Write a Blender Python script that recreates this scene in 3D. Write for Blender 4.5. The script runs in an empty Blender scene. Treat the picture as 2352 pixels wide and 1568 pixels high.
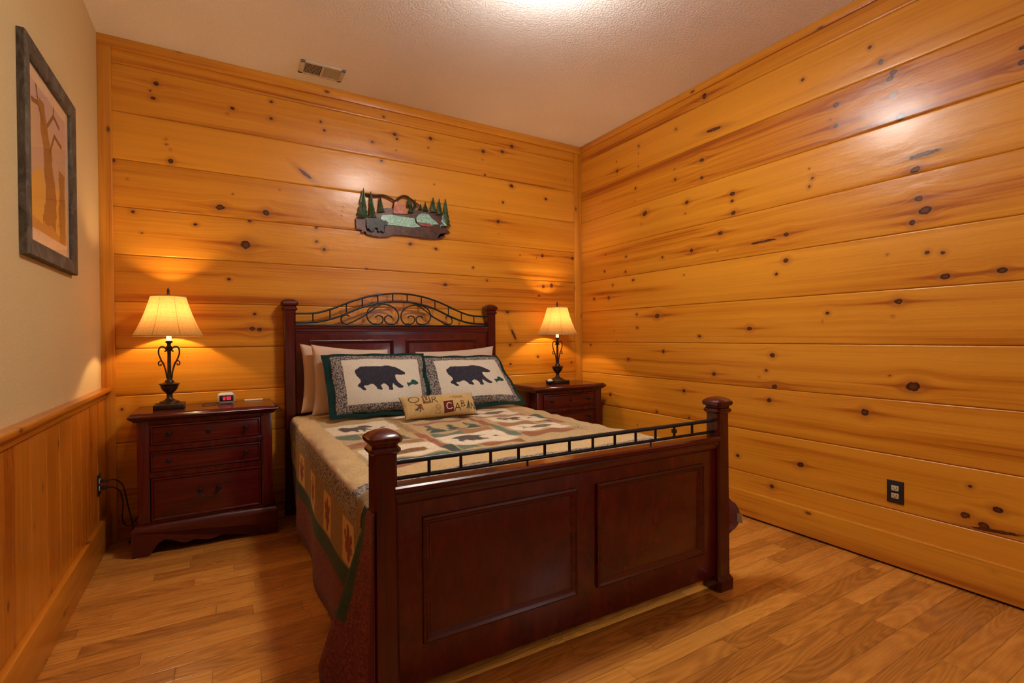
import bpy, bmesh, math, random
import numpy as np
from mathutils import Vector, Matrix
random.seed(7); rng = np.random.default_rng(7)
scene = bpy.context.scene
COL = scene.collection
# ------------------------------------------------------------------ camera
W, H, YF = 3.609, 3.008, -4.75          # room width, ceiling height, front wall
cam_d = bpy.data.cameras.new('camera'); cam = bpy.data.objects.new('camera', cam_d); COL.objects.link(cam)
cam_d.sensor_fit = 'HORIZONTAL'; cam_d.sensor_width = 36.0; cam_d.lens = 1135.24*36/2352
cam_d.clip_start = .02; cam_d.clip_end = 60
Fv = Vector((0.5081366519771449, 0.8612251654009675, -0.009399861569944918))
Rv = Vector((0.8612053984188, -0.5082046609284485, -0.007299612655245294))
Uv = Vector((0.011063663578304836, 0.00438601079305964, 0.999929176620799))
cam.matrix_world = Matrix(((Rv.x, Uv.x, -Fv.x, .609), (Rv.y, Uv.y, -Fv.y, -3.765), (Rv.z, Uv.z, -Fv.z, 1.2), (0, 0, 0, 1)))
scene.camera = cam
# ------------------------------------------------------------------ world + exposure
wd = bpy.data.worlds.new('world'); scene.world = wd; wd.use_nodes = True
wd.node_tree.nodes['Background'].inputs[0].default_value = (.86, .93, 1, 1)
wd.node_tree.nodes['Background'].inputs[1].default_value = 5.0      # added daylight fill, reaches the room only through added_window_1
vs = scene.view_settings
vs.view_transform = 'Standard'; vs.look = 'None'; vs.gamma = 1; vs.exposure = 0.0; vs.use_curve_mapping = False
DOME_EMIT, BULB_POWER = 150.0, 26.0
CEIL_COL, BULB_COL = (1.0, .95, .88), (1.0, .64, .31)
CEIL_POS = (1.94, -1.93)

def point_light(name, loc, power, col, r, parent=None):
    d = bpy.data.lights.new(name, 'POINT'); d.energy = power; d.color = col; d.shadow_soft_size = r
    o = bpy.data.objects.new(name, d); COL.objects.link(o); o.location = loc
    if parent: o.parent = parent
    return o

# ------------------------------------------------------------------ material DSL
class N:
    def __init__(s, name):
        s.m = bpy.data.materials.new(name); s.m.use_nodes = True
        s.t = s.m.node_tree; s.b = s.t.nodes['Principled BSDF']; s.out = s.t.nodes['Material Output']
    def n(s, typ, **kw):
        nd = s.t.nodes.new(typ)
        for k, v in kw.items(): setattr(nd, k, v)
        return nd
    def put(s, sock, v):
        if isinstance(v, bpy.types.NodeSocket): s.t.links.new(v, sock)
        elif v is not None:
            if isinstance(v, (tuple, list)) and len(v) == 3 and sock.type == 'RGBA': v = (*v, 1)
            sock.default_value = v
    def math(s, op, a, b=None, c=None, clamp=False):
        nd = s.n('ShaderNodeMath', operation=op); nd.use_clamp = clamp
        for i, v in enumerate((a, b, c)):
            if v is not None: s.put(nd.inputs[i], v)
        return nd.outputs[0]
    def vmath(s, op, a, b):
        nd = s.n('ShaderNodeVectorMath', operation=op); s.put(nd.inputs[0], a); s.put(nd.inputs[1], b); return nd.outputs[0]
    def mul(s, v, xyz): return s.vmath('MULTIPLY', v, xyz)
    def noise(s, vec, scale=1, detail=4, rough=.55, dist=0):
        nd = s.n('ShaderNodeTexNoise'); s.put(nd.inputs['Vector'], vec)
        nd.inputs['Scale'].default_value = scale; nd.inputs['Detail'].default_value = detail
        nd.inputs['Roughness'].default_value = rough; nd.inputs['Distortion'].default_value = dist
        return nd.outputs['Fac']
    def voro(s, vec, scale, feature='F1', out='Distance', rnd=1):
        nd = s.n('ShaderNodeTexVoronoi', feature=feature); s.put(nd.inputs['Vector'], vec)
        nd.inputs['Scale'].default_value = scale; nd.inputs['Randomness'].default_value = rnd
        return nd.outputs[out]
    def white(s, v, dim='1D'):
        nd = s.n('ShaderNodeTexWhiteNoise', noise_dimensions=dim)
        s.put(nd.inputs['W' if dim == '1D' else 'Vector'], v); return nd.outputs['Value']
    def ramp(s, fac, stops, interp='LINEAR'):
        nd = s.n('ShaderNodeValToRGB'); s.put(nd.inputs[0], fac); cr = nd.color_ramp; cr.interpolation = interp
        while len(cr.elements) > 1: cr.elements.remove(cr.elements[-1])
        for i, (p, c) in enumerate(stops):
            e = cr.elements[0] if i == 0 else cr.elements.new(p)
            e.position = p; e.color = (*c, 1) if len(c) == 3 else c
        return nd.outputs[0]
    def f(s, fac, lo, hi, a=0., b=1.):
        nd = s.n('ShaderNodeMapRange'); s.put(nd.inputs[0], fac)
        for i, v in enumerate((lo, hi, a, b)): s.put(nd.inputs[i+1], v)
        return nd.outputs[0]
    def mix(s, fac, a, b, typ='MIX'):
        nd = s.n('ShaderNodeMix', data_type='RGBA', blend_type=typ)
        s.put(nd.inputs[0], fac); s.put(nd.inputs[6], a); s.put(nd.inputs[7], b); return nd.outputs[2]
    def attr(s, name, out='Fac'): return s.n('ShaderNodeAttribute', attribute_name=name).outputs[out]
    def obj(s): return s.n('ShaderNodeTexCoord').outputs['Object']
    def xyz(s, v):
        nd = s.n('ShaderNodeSeparateXYZ'); s.put(nd.inputs[0], v); return nd.outputs
    def comb(s, x, y, z):
        nd = s.n('ShaderNodeCombineXYZ')
        for i, v in enumerate((x, y, z)): s.put(nd.inputs[i], v)
        return nd.outputs[0]
    def bump(s, h, strength=.3, dist=.01):
        nd = s.n('ShaderNodeBump'); s.put(nd.inputs['Height'], h)
        nd.inputs['Strength'].default_value = strength; nd.inputs['Distance'].default_value = dist
        s.put(s.b.inputs['Normal'], nd.outputs[0]); return nd.outputs[0]
    def base(s, col, rough=.5, metal=0, spec=.5, coat=0, coat_r=.1):
        s.put(s.b.inputs['Base Color'], col); s.put(s.b.inputs['Roughness'], rough)
        s.b.inputs['Metallic'].default_value = metal; s.b.inputs['Specular IOR Level'].default_value = spec
        s.b.inputs['Coat Weight'].default_value = coat; s.b.inputs['Coat Roughness'].default_value = coat_r
        return s

PINE_L, PINE_M, PINE_D, PINE_R = (.69, .288, .022), (.585, .210, .012), (.39, .103, .006), (.23, .042, .003)

def pine_wood(name, axis='x', knots=True, tint=1.0, plank=None):
    """honey varnished pine; grain runs along the given axis"""
    s = N(name); o = s.obj(); x, y, z = s.xyz(o)
    u, v, w = {'x': (x, z, y), 'y': (y, z, x), 'z': (z, x, y), 'zy': (z, y, x)}[axis]
    seed = 0.0
    if plank: seed = s.white(s.math('FLOOR', s.math('DIVIDE', v, plank)))
    off = s.math('MULTIPLY', seed, 37.0) if plank else 0.0
    vec = s.comb(s.math('ADD', u, off), v, w)
    n1 = s.noise(s.mul(vec, (1.2, 70, 9)), 1, 5, .6)
    n2 = s.noise(s.mul(vec, (.8, 16, 5)), 1, 3, .5, .6)
    g = s.math('ADD', s.math('MULTIPLY', n1, .5), s.math('MULTIPLY', n2, .5))
    if plank: g = s.math('ADD', g, s.math('MULTIPLY', s.math('SUBTRACT', seed, .5), .22))
    c = s.ramp(g, [(.30, PINE_D), (.43, PINE_M), (.56, PINE_L), (.75, tuple(a*1.1 for a in PINE_L))])
    if knots:
        kv = s.voro(s.mul(vec, (4.6, 9.0, 9.0)), 1, rnd=1)
        k = s.ramp(kv, [(0, (1, 1, 1)), (.07, (.8,)*3), (.11, (.14,)*3), (.2, (0, 0, 0))])
        c = s.mix(k, c, (.085, .020, .008))
    if tint != 1: c = s.mix(1.0, c, tint, 'MULTIPLY')
    s.base(c, s.f(n1, .2, .8, .24, .40), spec=.5, coat=.25, coat_r=.12)
    s.bump(s.math('ADD', n1, s.math('MULTIPLY', n2, 2.)), .10, .004)
    return s.m

def pine_wall(name):
    """board wall: grain bends round the knots stored on the mesh"""
    s = N(name)
    wc = s.attr('wc', 'Vector'); kd = s.attr('knot'); tone = s.attr('tone'); st = s.attr('streak')
    n1 = s.noise(s.mul(wc, (.75, 95, 1)), 1, 5, .6)
    n2 = s.noise(s.mul(wc, (.30, 17, 1)), 1, 3, .5, .3)
    n3 = s.noise(s.mul(wc, (.7, 4.5, 1)), 1, 2, .5, .8)
    g = s.math('ADD', s.math('MULTIPLY', n1, .33), s.math('MULTIPLY', n2, .46))
    g = s.math('ADD', g, s.math('MULTIPLY', n3, .23))
    g = s.math('ADD', g, tone)
    g = s.math('ADD', g, s.math('MULTIPLY', s.math('SUBTRACT', s.noise(s.mul(wc, (2.2, 260, 1)), 1, 3, .6), .5), .16))
    g = s.math('SUBTRACT', g, s.math('MULTIPLY', st, .22))
    c = s.ramp(g, [(.20, PINE_R), (.33, PINE_D), (.43, PINE_M), (.56, PINE_L), (.72, tuple(a*1.12 for a in PINE_L))])
    # soft lighter/darker vertical scars under the varnish
    halo = s.f(kd, .8, 2.6, .60, 0.)
    c = s.mix(halo, c, (.36, .115, .018))
    kd2 = s.math('ADD', kd, s.math('MULTIPLY', s.math('SUBTRACT', s.noise(s.mul(wc, (60, 75, 1)), 1, 3), .5), .8))
    ring = s.math('SINE', s.math('MULTIPLY', kd2, 9.0))
    kc = s.mix(s.f(ring, -1, 1, 0, 1), (.095, .022, .008), (.145, .036, .011))
    kc = s.mix(s.f(kd2, .50, .72, 0, 1), kc, (.022, .005, .003))
    kn = s.math('ADD', kd2, s.math('MULTIPLY', s.math('SUBTRACT', n1, .5), .6))
    c = s.mix(s.f(kn, .72, .92, 1, 0), c, kc)
    s.base(c, s.f(n1, .2, .8, .25, .38), spec=.38, coat=.11, coat_r=.18)
    big = s.noise(s.mul(wc, (3.0, 6.0, 1)), 1, 2, .5)
    h = s.math('ADD', s.math('MULTIPLY', n1, .30), s.math('MULTIPLY', big, 6.0))
    h = s.math('ADD', h, s.math('MULTIPLY', s.noise(s.mul(wc, (18, 34, 1)), 1, 3, .6), 1.3))
    h = s.math('ADD', h, s.math('MULTIPLY', s.f(kd, .8, 1.6, 0, 1), .25))
    s.bump(h, .16, .005)
    return s.m

def plain(name, col, rough=.6, metal=0, spec=.5, coat=0, nscale=40, namp=.08, bump=0, bscale=None, bdist=.002):
    s = N(name); o = s.obj(); n = s.noise(o, nscale, 4)
    c = s.mix(s.f(n, .3, .7, 0, 1), tuple(a*(1-namp) for a in col), tuple(min(1, a*(1+namp)) for a in col))
    s.base(c, rough, metal, spec, coat)
    if bump: s.bump(s.noise(o, bscale or nscale, 5), bump, bdist)
    return s.m

def mahogany(name, axis='x', bright=1.0):
    s = N(name); o = s.obj()
    sc = {'x': (1.5, 22, 22), 'y': (22, 1.5, 22), 'z': (22, 22, 1.5), 'd': (9, 9, 4)}[axis]
    n = s.noise(s.mul(o, sc), 1, 5, .6, .8); n2 = s.noise(s.mul(o, tuple(a*4 for a in sc)), 1, 3, .6)
    g = s.math('ADD', s.math('MULTIPLY', n, .7), s.math('MULTIPLY', n2, .3))
    c = s.ramp(g, [(.3, tuple(a*bright for a in (.036, .0018, .0024))), (.50, tuple(a*bright for a in (.066, .0034, .0038))), (.78, tuple(a*bright for a in (.125, .010, .007)))])
    s.base(c, .26, spec=.35, coat=.36, coat_r=.11); s.bump(n2, .04, .002)
    return s.m

def cloth(name, rough=.95, speck=105, weave=True):
    """fabric whose two colours are stored on the mesh and meet in a fine printed speckle"""
    s = N(name); o = s.obj()
    a, b = s.attr('ca', 'Color'), s.attr('cb', 'Color')
    n = s.noise(o, speck, 2, .5, .8)
    f = s.f(n, .48, .54, 0, 1)
    c = s.mix(f, a, b)
    fine = s.noise(o, 900, 2)
    c = s.mix(.16, c, s.mix(s.f(fine, .3, .7, 0, 1), (.25,)*3, (.9,)*3), 'OVERLAY')
    s.base(c, rough, spec=.15); s.b.inputs['Sheen Weight'].default_value = .12
    s.bump(s.math('ADD', s.noise(o, 55, 3), s.math('MULTIPLY', fine, .4)), .30, .004)
    return s.m

M = {}
M['pine_wall'] = pine_wall('varnished_pine_boards')
M['pine_x'] = pine_wood('pine_trim_x', 'x'); M['pine_y'] = pine_wood('pine_trim_y', 'y'); M['pine_z'] = pine_wood('pine_trim_z', 'z')
M['pine_left'] = pine_wood('pine_trim_left', 'y', tint=(.90, .74, .60))
M['wainscot'] = pine_wood('pine_wainscot', 'zy', tint=(.88, .70, .60), plank=.178)
M['maho_x'] = mahogany('cherry_wood_x', 'x'); M['maho_z'] = mahogany('cherry_wood_z', 'z'); M['maho_d'] = mahogany('cherry_veneer', 'd', 1.15)
M['maho_y'] = mahogany('cherry_wood_y', 'y')
M['iron'] = plain('black_iron', (.012, .013, .016), .38, .3, .5, nscale=30)
M['bronze'] = plain('dark_bronze', (.055, .036, .024), .38, .75, .5, nscale=60, namp=.35, bump=.12, bscale=90)
M['dark_metal'] = plain('antique_pull', (.030, .024, .020), .35, .8, .5)
M['black_plastic'] = plain('black_plastic', (.012, .011, .012), .45)
M['ivory'] = plain('ivory_plastic', (.62, .50, .32), .4)
M['vent_white'] = plain('vent_enamel', (.55, .49, .40), .5)
M['recess_shade'] = plain('recess_shade_black', (.03, .022, .016), .8)  # near-black that stands for shade inside recesses
M['cream_case'] = plain('cream_pillowcase', (.60, .44, .33), .95, spec=.1, nscale=600, namp=.05, bump=.25, bscale=30, bdist=.006)
M['white_cloth'] = plain('white_label_cloth', (.7, .66, .6), .9)
M['clock_grey'] = plain('grey_clock_plastic', (.60, .64, .64), .35)
M['pale_card'] = plain('pale_card', (.74, .56, .34), .6)
M['cloth'] = cloth('printed_quilt_cotton')
M['cloth_small'] = cloth('embroidered_cotton', speck=120)
M['mattress'] = plain('mattress_ticking', (.55, .50, .42), .9)
M['sleeve'] = None

def mat_shade():
    s = N('lamp_shade_fabric'); o = s.obj(); x, y, z = s.xyz(o)
    ang = s.math('DIVIDE', s.math('ARCTAN2', y, x), 2*math.pi)
    rib = s.math('ABSOLUTE', s.math('SUBTRACT', s.math('FRACT', s.math('MULTIPLY', ang, 8)), .5))
    ribm = s.f(rib, .0, .034, 1, 0)
    thin = s.math('ABSOLUTE', s.math('SUBTRACT', s.math('FRACT', s.math('ADD', s.math('MULTIPLY', ang, 24), .5)), .5))
    thinm = s.f(thin, 0., .035, .55, 0)
    hz = s.math('ABSOLUTE', s.math('SUBTRACT', s.math('FRACT', s.math('MULTIPLY', s.math('ADD', z, s.math('MULTIPLY', s.noise(o, 5, 1), .02)), 34)), .5))
    hzm = s.f(hz, 0., .06, .32, 0)
    k = s.math('MAXIMUM', ribm, s.math('MAXIMUM', thinm, hzm))
    weave = s.noise(s.mul(o, (60, 60, 260)), 1, 3)
    c = s.mix(s.f(weave, .3, .7, 0, 1), (.150, .078, .026), (.195, .105, .036))
    c = s.mix(k, c, (.075, .035, .009))
    tr = s.n('ShaderNodeBsdfTranslucent'); s.put(tr.inputs[0], c)
    df = s.n('ShaderNodeBsdfDiffuse'); s.put(df.inputs[0], s.mix(.35, c, (.30, .19, .08)))
    mx = s.n('ShaderNodeMixShader'); mx.inputs[0].default_value = .40
    s.t.links.new(tr.outputs[0], mx.inputs[1]); s.t.links.new(df.outputs[0], mx.inputs[2])
    s.t.links.new(mx.outputs[0], s.out.inputs[0]); return s.m
M['shade'] = mat_shade()
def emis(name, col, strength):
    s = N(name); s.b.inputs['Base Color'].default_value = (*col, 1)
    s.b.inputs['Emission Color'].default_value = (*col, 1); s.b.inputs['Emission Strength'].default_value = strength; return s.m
M['sleeve'] = emis('candle_sleeve_painted_glow', (1., .86, .62), 1.1)  # bulb light falling on the sleeve is put in as emission
M['bulb'] = emis('lit_bulb', (1., .78, .45), 6.0)
M['led'] = emis('red_led_digits', (1., .02, .06), 2.2)
M['dome'] = emis('frosted_lamp_glass', CEIL_COL, DOME_EMIT)

def mat_floor():
    s = N('oak_strip_floor'); x, y, z = s.xyz(s.obj())
    wd_, ln = .0835, .95
    row = s.math('FLOOR', s.math('DIVIDE', y, wd_)); r1 = s.white(row)
    uu = s.math('DIVIDE', s.math('ADD', x, s.math('MULTIPLY', r1, 7.3)), s.math('ADD', ln, s.math('MULTIPLY', r1, -.45)))
    colid = s.math('FLOOR', uu); pid = s.math('ADD', s.math('MULTIPLY', row, 13.17), s.math('MULTIPLY', colid, 5.31))
    r2 = s.white(pid); r3 = s.white(s.math('ADD', pid, 71.3))
    fy = s.math('FRACT', s.math('DIVIDE', y, wd_)); fx = s.math('FRACT', uu)
    ey = s.math('MULTIPLY', s.math('SUBTRACT', .5, s.math('ABSOLUTE', s.math('SUBTRACT', fy, .5))), wd_)
    ex = s.math('MULTIPLY', s.math('SUBTRACT', .5, s.math('ABSOLUTE', s.math('SUBTRACT', fx, .5))), .7)
    e = s.math('MINIMUM', ey, ex)
    vec = s.comb(s.math('ADD', x, s.math('MULTIPLY', r2, 31.)), s.math('ADD', y, s.math('MULTIPLY', r3, 11.)), r2)
    warp = s.noise(s.mul(vec, (1.1, 7, 1)), 1, 1, .4, .2)
    cath = s.math('FRACT', s.math('MULTIPLY', warp, 20.))
    cath = s.f(s.math('ABSOLUTE', s.math('SUBTRACT', cath, .5)), 0, .5, 0, 1)
    fine = s.noise(s.mul(vec, (2.5, 150, 1)), 1, 3, .6)
    g = s.math('ADD', s.math('MULTIPLY', cath, .20), s.math('ADD', s.math('MULTIPLY', fine, .34), .205))
    g = s.math('ADD', g, s.f(r2, 0, 1, -.15, .17))
    c = s.ramp(g, [(.2, (.26, .085, .013)), (.42, (.47, .175, .025)), (.6, (.62, .25, .038)), (.85, (.78, .36, .065))])
    c = s.mix(s.f(e, .0006, .0018, .62, 0), c, (.045, .014, .005))
    s.base(c, s.f(fine, .2, .8, .20, .34), spec=.5, coat=.3, coat_r=.09)
    wav = s.noise(s.comb(x, y, 0.), 2.2, 2)
    h = s.math('ADD', s.math('MULTIPLY', s.f(e, 0, .003, 0, 1), .8), s.math('MULTIPLY', fine, .12))
    s.bump(s.math('ADD', h, s.math('MULTIPLY', wav, .5)), .25, .002)
    return s.m
M['floor'] = mat_floor()
def mat_ceiling():
    s = N('knockdown_ceiling_paint'); o = s.obj()
    n = s.noise(o, 85, 3, .6, .3); n2 = s.noise(o, 200, 2)
    s.base(s.mix(s.f(n, .3, .7, 0, 1), (.84, .79, .75), (.88, .84, .80)), .75, spec=.25)
    s.bump(s.math('ADD', s.f(n, .42, .6, 0, 1), s.math('MULTIPLY', n2, .4)), .55, .004); return s.m
M['ceiling'] = mat_ceiling()
def mat_plaster():
    s = N('cream_wall_paint'); o = s.obj(); n = s.noise(o, 90, 4, .6)
    s.base(s.mix(s.f(n, .3, .7, 0, 1), (.60, .455, .225), (.66, .505, .255)), .62, spec=.35)
    s.bump(n, .45, .003); return s.m
M['plaster'] = mat_plaster()
def mat_barn():
    s = N('weathered_barn_wood'); o = s.obj()
    n = s.noise(s.mul(o, (30, 9, 9)), 1, 6, .7, 1.2); n2 = s.noise(o, 160, 3)
    c = s.ramp(n, [(.3, (.035, .024, .016)), (.5, (.095, .075, .052)), (.7, (.17, .145, .11))])
    s.base(c, .7, spec=.3); s.bump(s.math('ADD', n, n2), .5, .004); return s.m
M['barn'] = mat_barn()
def vcol(name, rough=.6, metal=0, coat=0, bump=0):
    s = N(name); s.base(s.attr('ca', 'Color'), rough, metal, coat=coat)
    if bump: s.bump(s.noise(s.obj(), 70, 4), bump, .003)
    return s.m
M['art'] = vcol('picture_print', .45)
def mat_glass():
    s = N('picture_glass'); g = s.n('ShaderNodeBsdfGlossy'); g.inputs['Roughness'].default_value = .03
    t = s.n('ShaderNodeBsdfTransparent'); lw = s.n('ShaderNodeLayerWeight'); lw.inputs[0].default_value = .5
    fac = s.math('ADD', .04, s.math('MULTIPLY', s.math('POWER', lw.outputs['Facing'], 5.0), .9))
    mx = s.n('ShaderNodeMixShader'); s.put(mx.inputs[0], fac)
    s.t.links.new(t.outputs[0], mx.inputs[1]); s.t.links.new(g.outputs[0], mx.inputs[2]); s.t.links.new(mx.outputs[0], s.out.inputs[0]); return s.m
M['glass'] = mat_glass()
def patina(name, c1, c2, metal=.4, rough=.4, sc=30):
    s = N(name); n = s.noise(s.obj(), sc, 4, .6, .6)
    s.base(s.mix(s.f(n, .35, .65, 0, 1), c1, c2), rough, metal, coat=.5, coat_r=.15); s.bump(n, .5, .004); return s.m
M['p_brown'] = patina('patina_brown', (.034, .013, .010), (.095, .038, .026))
M['p_green'] = patina('patina_green', (.010, .034, .018), (.055, .125, .055), .3)
M['p_teal'] = patina('patina_turquoise', (.10, .30, .23), (.42, .62, .48), .1, .3, 90)
M['p_black'] = patina('patina_black', (.006, .006, .006), (.028, .024, .022))
M['p_copper'] = patina('patina_copper', (.20, .045, .020), (.40, .14, .07), .4)
M['p_red'] = patina('patina_red', (.20, .03, .03), (.28, .07, .05), .3)

# ------------------------------------------------------------------ mesh helpers
def finish(name, bm, mat, parent=None, smooth=40, loc=None):
    bmesh.ops.recalc_face_normals(bm, faces=bm.faces)
    for f in bm.faces: f.smooth = smooth > 0
    if smooth > 0:
        a = math.radians(smooth)
        for e in bm.edges:
            if len(e.link_faces) == 2 and e.calc_face_angle(0) > a: e.smooth = False
    me = bpy.data.meshes.new(name); bm.to_mesh(me); bm.free()
    me.materials.append(mat)
    o = bpy.data.objects.new(name, me); COL.objects.link(o)
    if loc is not None: o.location = loc
    if parent is not None: o.parent = parent
    return o
def box(bm, x0, x1, y0, y1, z0, z1, bev=0, seg=2):
    t = bmesh.new()
    bmesh.ops.create_cube(t, size=1)
    for v in t.verts: v.co = Vector(((x0+x1)/2+v.co.x*(x1-x0), (y0+y1)/2+v.co.y*(y1-y0), (z0+z1)/2+v.co.z*(z1-z0)))
    if bev: bmesh.ops.bevel(t, geom=t.edges[:], offset=bev, segments=seg, affect='EDGES', profile=.5)
    merge(bm, t)
def merge(bm, t, mtx=None):
    if mtx is not None: bmesh.ops.transform(t, matrix=mtx, verts=t.verts[:])
    me = bpy.data.meshes.new('tmp'); t.to_mesh(me); t.free(); bm.from_mesh(me); bpy.data.meshes.remove(me)
def tube(bm, pts, r, seg=8, closed=False, flat=1.0):
    P = [Vector(p) for p in pts]; n = len(P); rings = []; up = None
    for i in range(n):
        a = P[(i-1) % n] if (closed or i > 0) else P[i]; b = P[(i+1) % n] if (closed or i < n-1) else P[i]
        d = (b-a).normalized()
        if up is None:
            up = Vector((0, 0, 1)) if abs(d.z) < .9 else Vector((0, 1, 0))
        side = d.cross(up)
        if side.length < 1e-4: side = d.cross(Vector((1, 0, 0)))
        side.normalize(); up = side.cross(d).normalized()
        rr = r[i] if isinstance(r, (list, tuple)) else r
        rings.append([bm.verts.new(P[i]+side*rr*math.cos(2*math.pi*k/seg)+up*rr*flat*math.sin(2*math.pi*k/seg)) for k in range(seg)])
    m = n if closed else n-1
    for i in range(m):
        A, B = rings[i], rings[(i+1) % n]
        for k in range(seg): bm.faces.new((A[k], A[(k+1) % seg], B[(k+1) % seg], B[k]))
    if not closed: bm.faces.new(rings[0]); bm.faces.new(rings[-1])
def lathe(bm, prof, c=(0, 0, 0), seg=32, caps=True):
    rings = []
    for r, z in prof:
        rings.append([bm.verts.new((c[0]+r*math.cos(2*math.pi*k/seg), c[1]+r*math.sin(2*math.pi*k/seg), c[2]+z)) for k in range(seg)])
    for A, B in zip(rings, rings[1:]):
        for k in range(seg): bm.faces.new((A[k], A[(k+1) % seg], B[(k+1) % seg], B[k]))
    if caps: bm.faces.new(rings[0]); bm.faces.new(rings[-1])
def sqpost(bm, prof, cx, cy, ch=.22):
    """square turned post: profile of (half width, z), corners chamfered"""
    rings = []
    for h, z in prof:
        k = h*(1-ch); pts = [(h, -k), (h, k), (k, h), (-k, h), (-h, k), (-h, -k), (-k, -h), (k, -h)]
        rings.append([bm.verts.new((cx+a, cy+b, z)) for a, b in pts])
    for A, B in zip(rings, rings[1:]):
        for k in range(8): bm.faces.new((A[k], A[(k+1) % 8], B[(k+1) % 8], B[k]))
    bm.faces.new(rings[0]); bm.faces.new(rings[-1])
def prism(bm, poly, axis, a, b):
    """polygon extruded along an axis; axis x: poly=(y,z), y: (x,z), z: (x,y)"""
    def p(q, t): return {'x': (t, q[0], q[1]), 'y': (q[0], t, q[1]), 'z': (q[0], q[1], t)}[axis]
    A = [bm.verts.new(p(q, a)) for q in poly]; B = [bm.verts.new(p(q, b)) for q in poly]; n = len(poly)
    for i in range(n): bm.faces.new((A[i], A[(i+1) % n], B[(i+1) % n], B[i]))
    fa = bm.faces.new(A); fb = bm.faces.new(B)
    bmesh.ops.triangulate(bm, faces=[fa, fb])
def ringframe(bm, x0, x1, z0, z1, y, prof, axis='y'):
    """moulding mitred round a rectangle; prof = (inset, proud) pairs, proud towards -y (or +x when axis is x)"""
    rings = []
    for ins, pr in prof:
        c = [(x0+ins, z0+ins), (x1-ins, z0+ins), (x1-ins, z1-ins), (x0+ins, z1-ins)]
        rings.append([bm.verts.new((a, y-pr, b) if axis == 'y' else (y+pr, a, b)) for a, b in c])
    n = len(rings)
    for i in range(n):
        A, B = rings[i], rings[(i+1) % n]
        for k in range(4): bm.faces.new((A[k], A[(k+1) % 4], B[(k+1) % 4], B[k]))
def thing(name, label, cat, loc=(0, 0, 0), group=None):
    o = bpy.data.objects.new(name, None); COL.objects.link(o); o.location = loc; o.empty_display_size = .1
    return tag(o, label, cat, group)
def tag(o, label, cat, group=None):
    o['label'] = label; o['category'] = cat
    if group: o['group'] = group
    return o
def part(name, bm, mat, parent, smooth=40, world=True, label=None):
    """a part modelled in room coordinates under an unrotated thing (or part of one)"""
    loc = Vector((0, 0, 0))
    if world:
        p = parent
        while p is not None: loc -= Vector(p.location); p = p.parent
    o = finish(name, bm, mat, parent, smooth, loc)
    if label: o['label'] = label
    return o
def struct(o): o['kind'] = 'structure'; return o
def grid_mesh(name, P, mat, parent=None, attrs=None, smooth=True, keep=None, loc=None, wrap=False):
    """P: (n,m,3) array"""
    n, m = P.shape[:2]
    idx = np.arange(n*m).reshape(n, m)
    q = np.stack([idx[:-1, :-1], idx[1:, :-1], idx[1:, 1:], idx[:-1, 1:]], -1).reshape(-1, 4)
    if keep is not None: q = q[keep.reshape(-1)]
    me = bpy.data.meshes.new(name)
    me.vertices.add(n*m); me.vertices.foreach_set('co', P.reshape(-1).astype('f'))
    me.loops.add(len(q)*4); me.loops.foreach_set('vertex_index', q.reshape(-1).astype('i'))
    me.polygons.add(len(q)); me.polygons.foreach_set('loop_start', np.arange(0, len(q)*4, 4, dtype='i'))
    me.update(calc_edges=True)
    me.polygons.foreach_set('use_smooth', np.full(len(q), smooth))
    set_attrs(me, attrs); me.materials.append(mat)
    o = bpy.data.objects.new(name, me); COL.objects.link(o)
    if parent is not None: o.parent = parent
    if loc is not None: o.location = loc
    return o
def set_attrs(me, attrs):
    for k, v in (attrs or {}).items():
        v = np.asarray(v, 'f')
        if v.ndim == 1 or (v.ndim == 2 and v.size == len(me.vertices)):
            a = me.attributes.new(k, 'FLOAT', 'POINT'); a.data.foreach_set('value', v.reshape(-1))
        elif k in ('wc',):
            a = me.attributes.new(k, 'FLOAT_VECTOR', 'POINT'); a.data.foreach_set('vector', v.reshape(-1))
        else:
            v = v.reshape(-1, 3); v4 = np.concatenate([v, np.ones((len(v), 1), 'f')], 1)
            a = me.attributes.new(k, 'FLOAT_COLOR', 'POINT'); a.data.foreach_set('color', v4.reshape(-1))
def inpoly(x, y, poly):
    r = np.zeros(np.shape(x), bool); n = len(poly); j = n-1
    for i in range(n):
        xi, yi = poly[i]; xj, yj = poly[j]
        c = ((yi > y) != (yj > y)) & (x < (xj-xi)*(y-yi)/((yj-yi) or 1e-9)+xi)
        r ^= c; j = i
    return r
def segdist(x, y, pts):
    d = np.full(np.shape(x), 1e9)
    for (x0, y0), (x1, y1) in zip(pts, pts[1:]):
        L = (x1-x0)**2+(y1-y0)**2 or 1e-9
        t = np.clip(((x-x0)*(x1-x0)+(y-y0)*(y1-y0))/L, 0, 1)
        d = np.minimum(d, np.hypot(x-x0-t*(x1-x0), y-y0-t*(y1-y0)))
    return d
def smoothline(pts, n=6):
    """Catmull-Rom through points"""
    P = [np.array(p, float) for p in pts]; P = [2*P[0]-P[1]]+P+[2*P[-1]-P[-2]]; out = []
    for i in range(1, len(P)-2):
        for k in range(n):
            t = k/n; a, b, c, d = P[i-1:i+3]
            out.append(.5*((2*b)+(-a+c)*t+(2*a-5*b+4*c-d)*t*t+(-a+3*b-3*c+d)*t**3))
    out.append(P[-2]); return out

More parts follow.
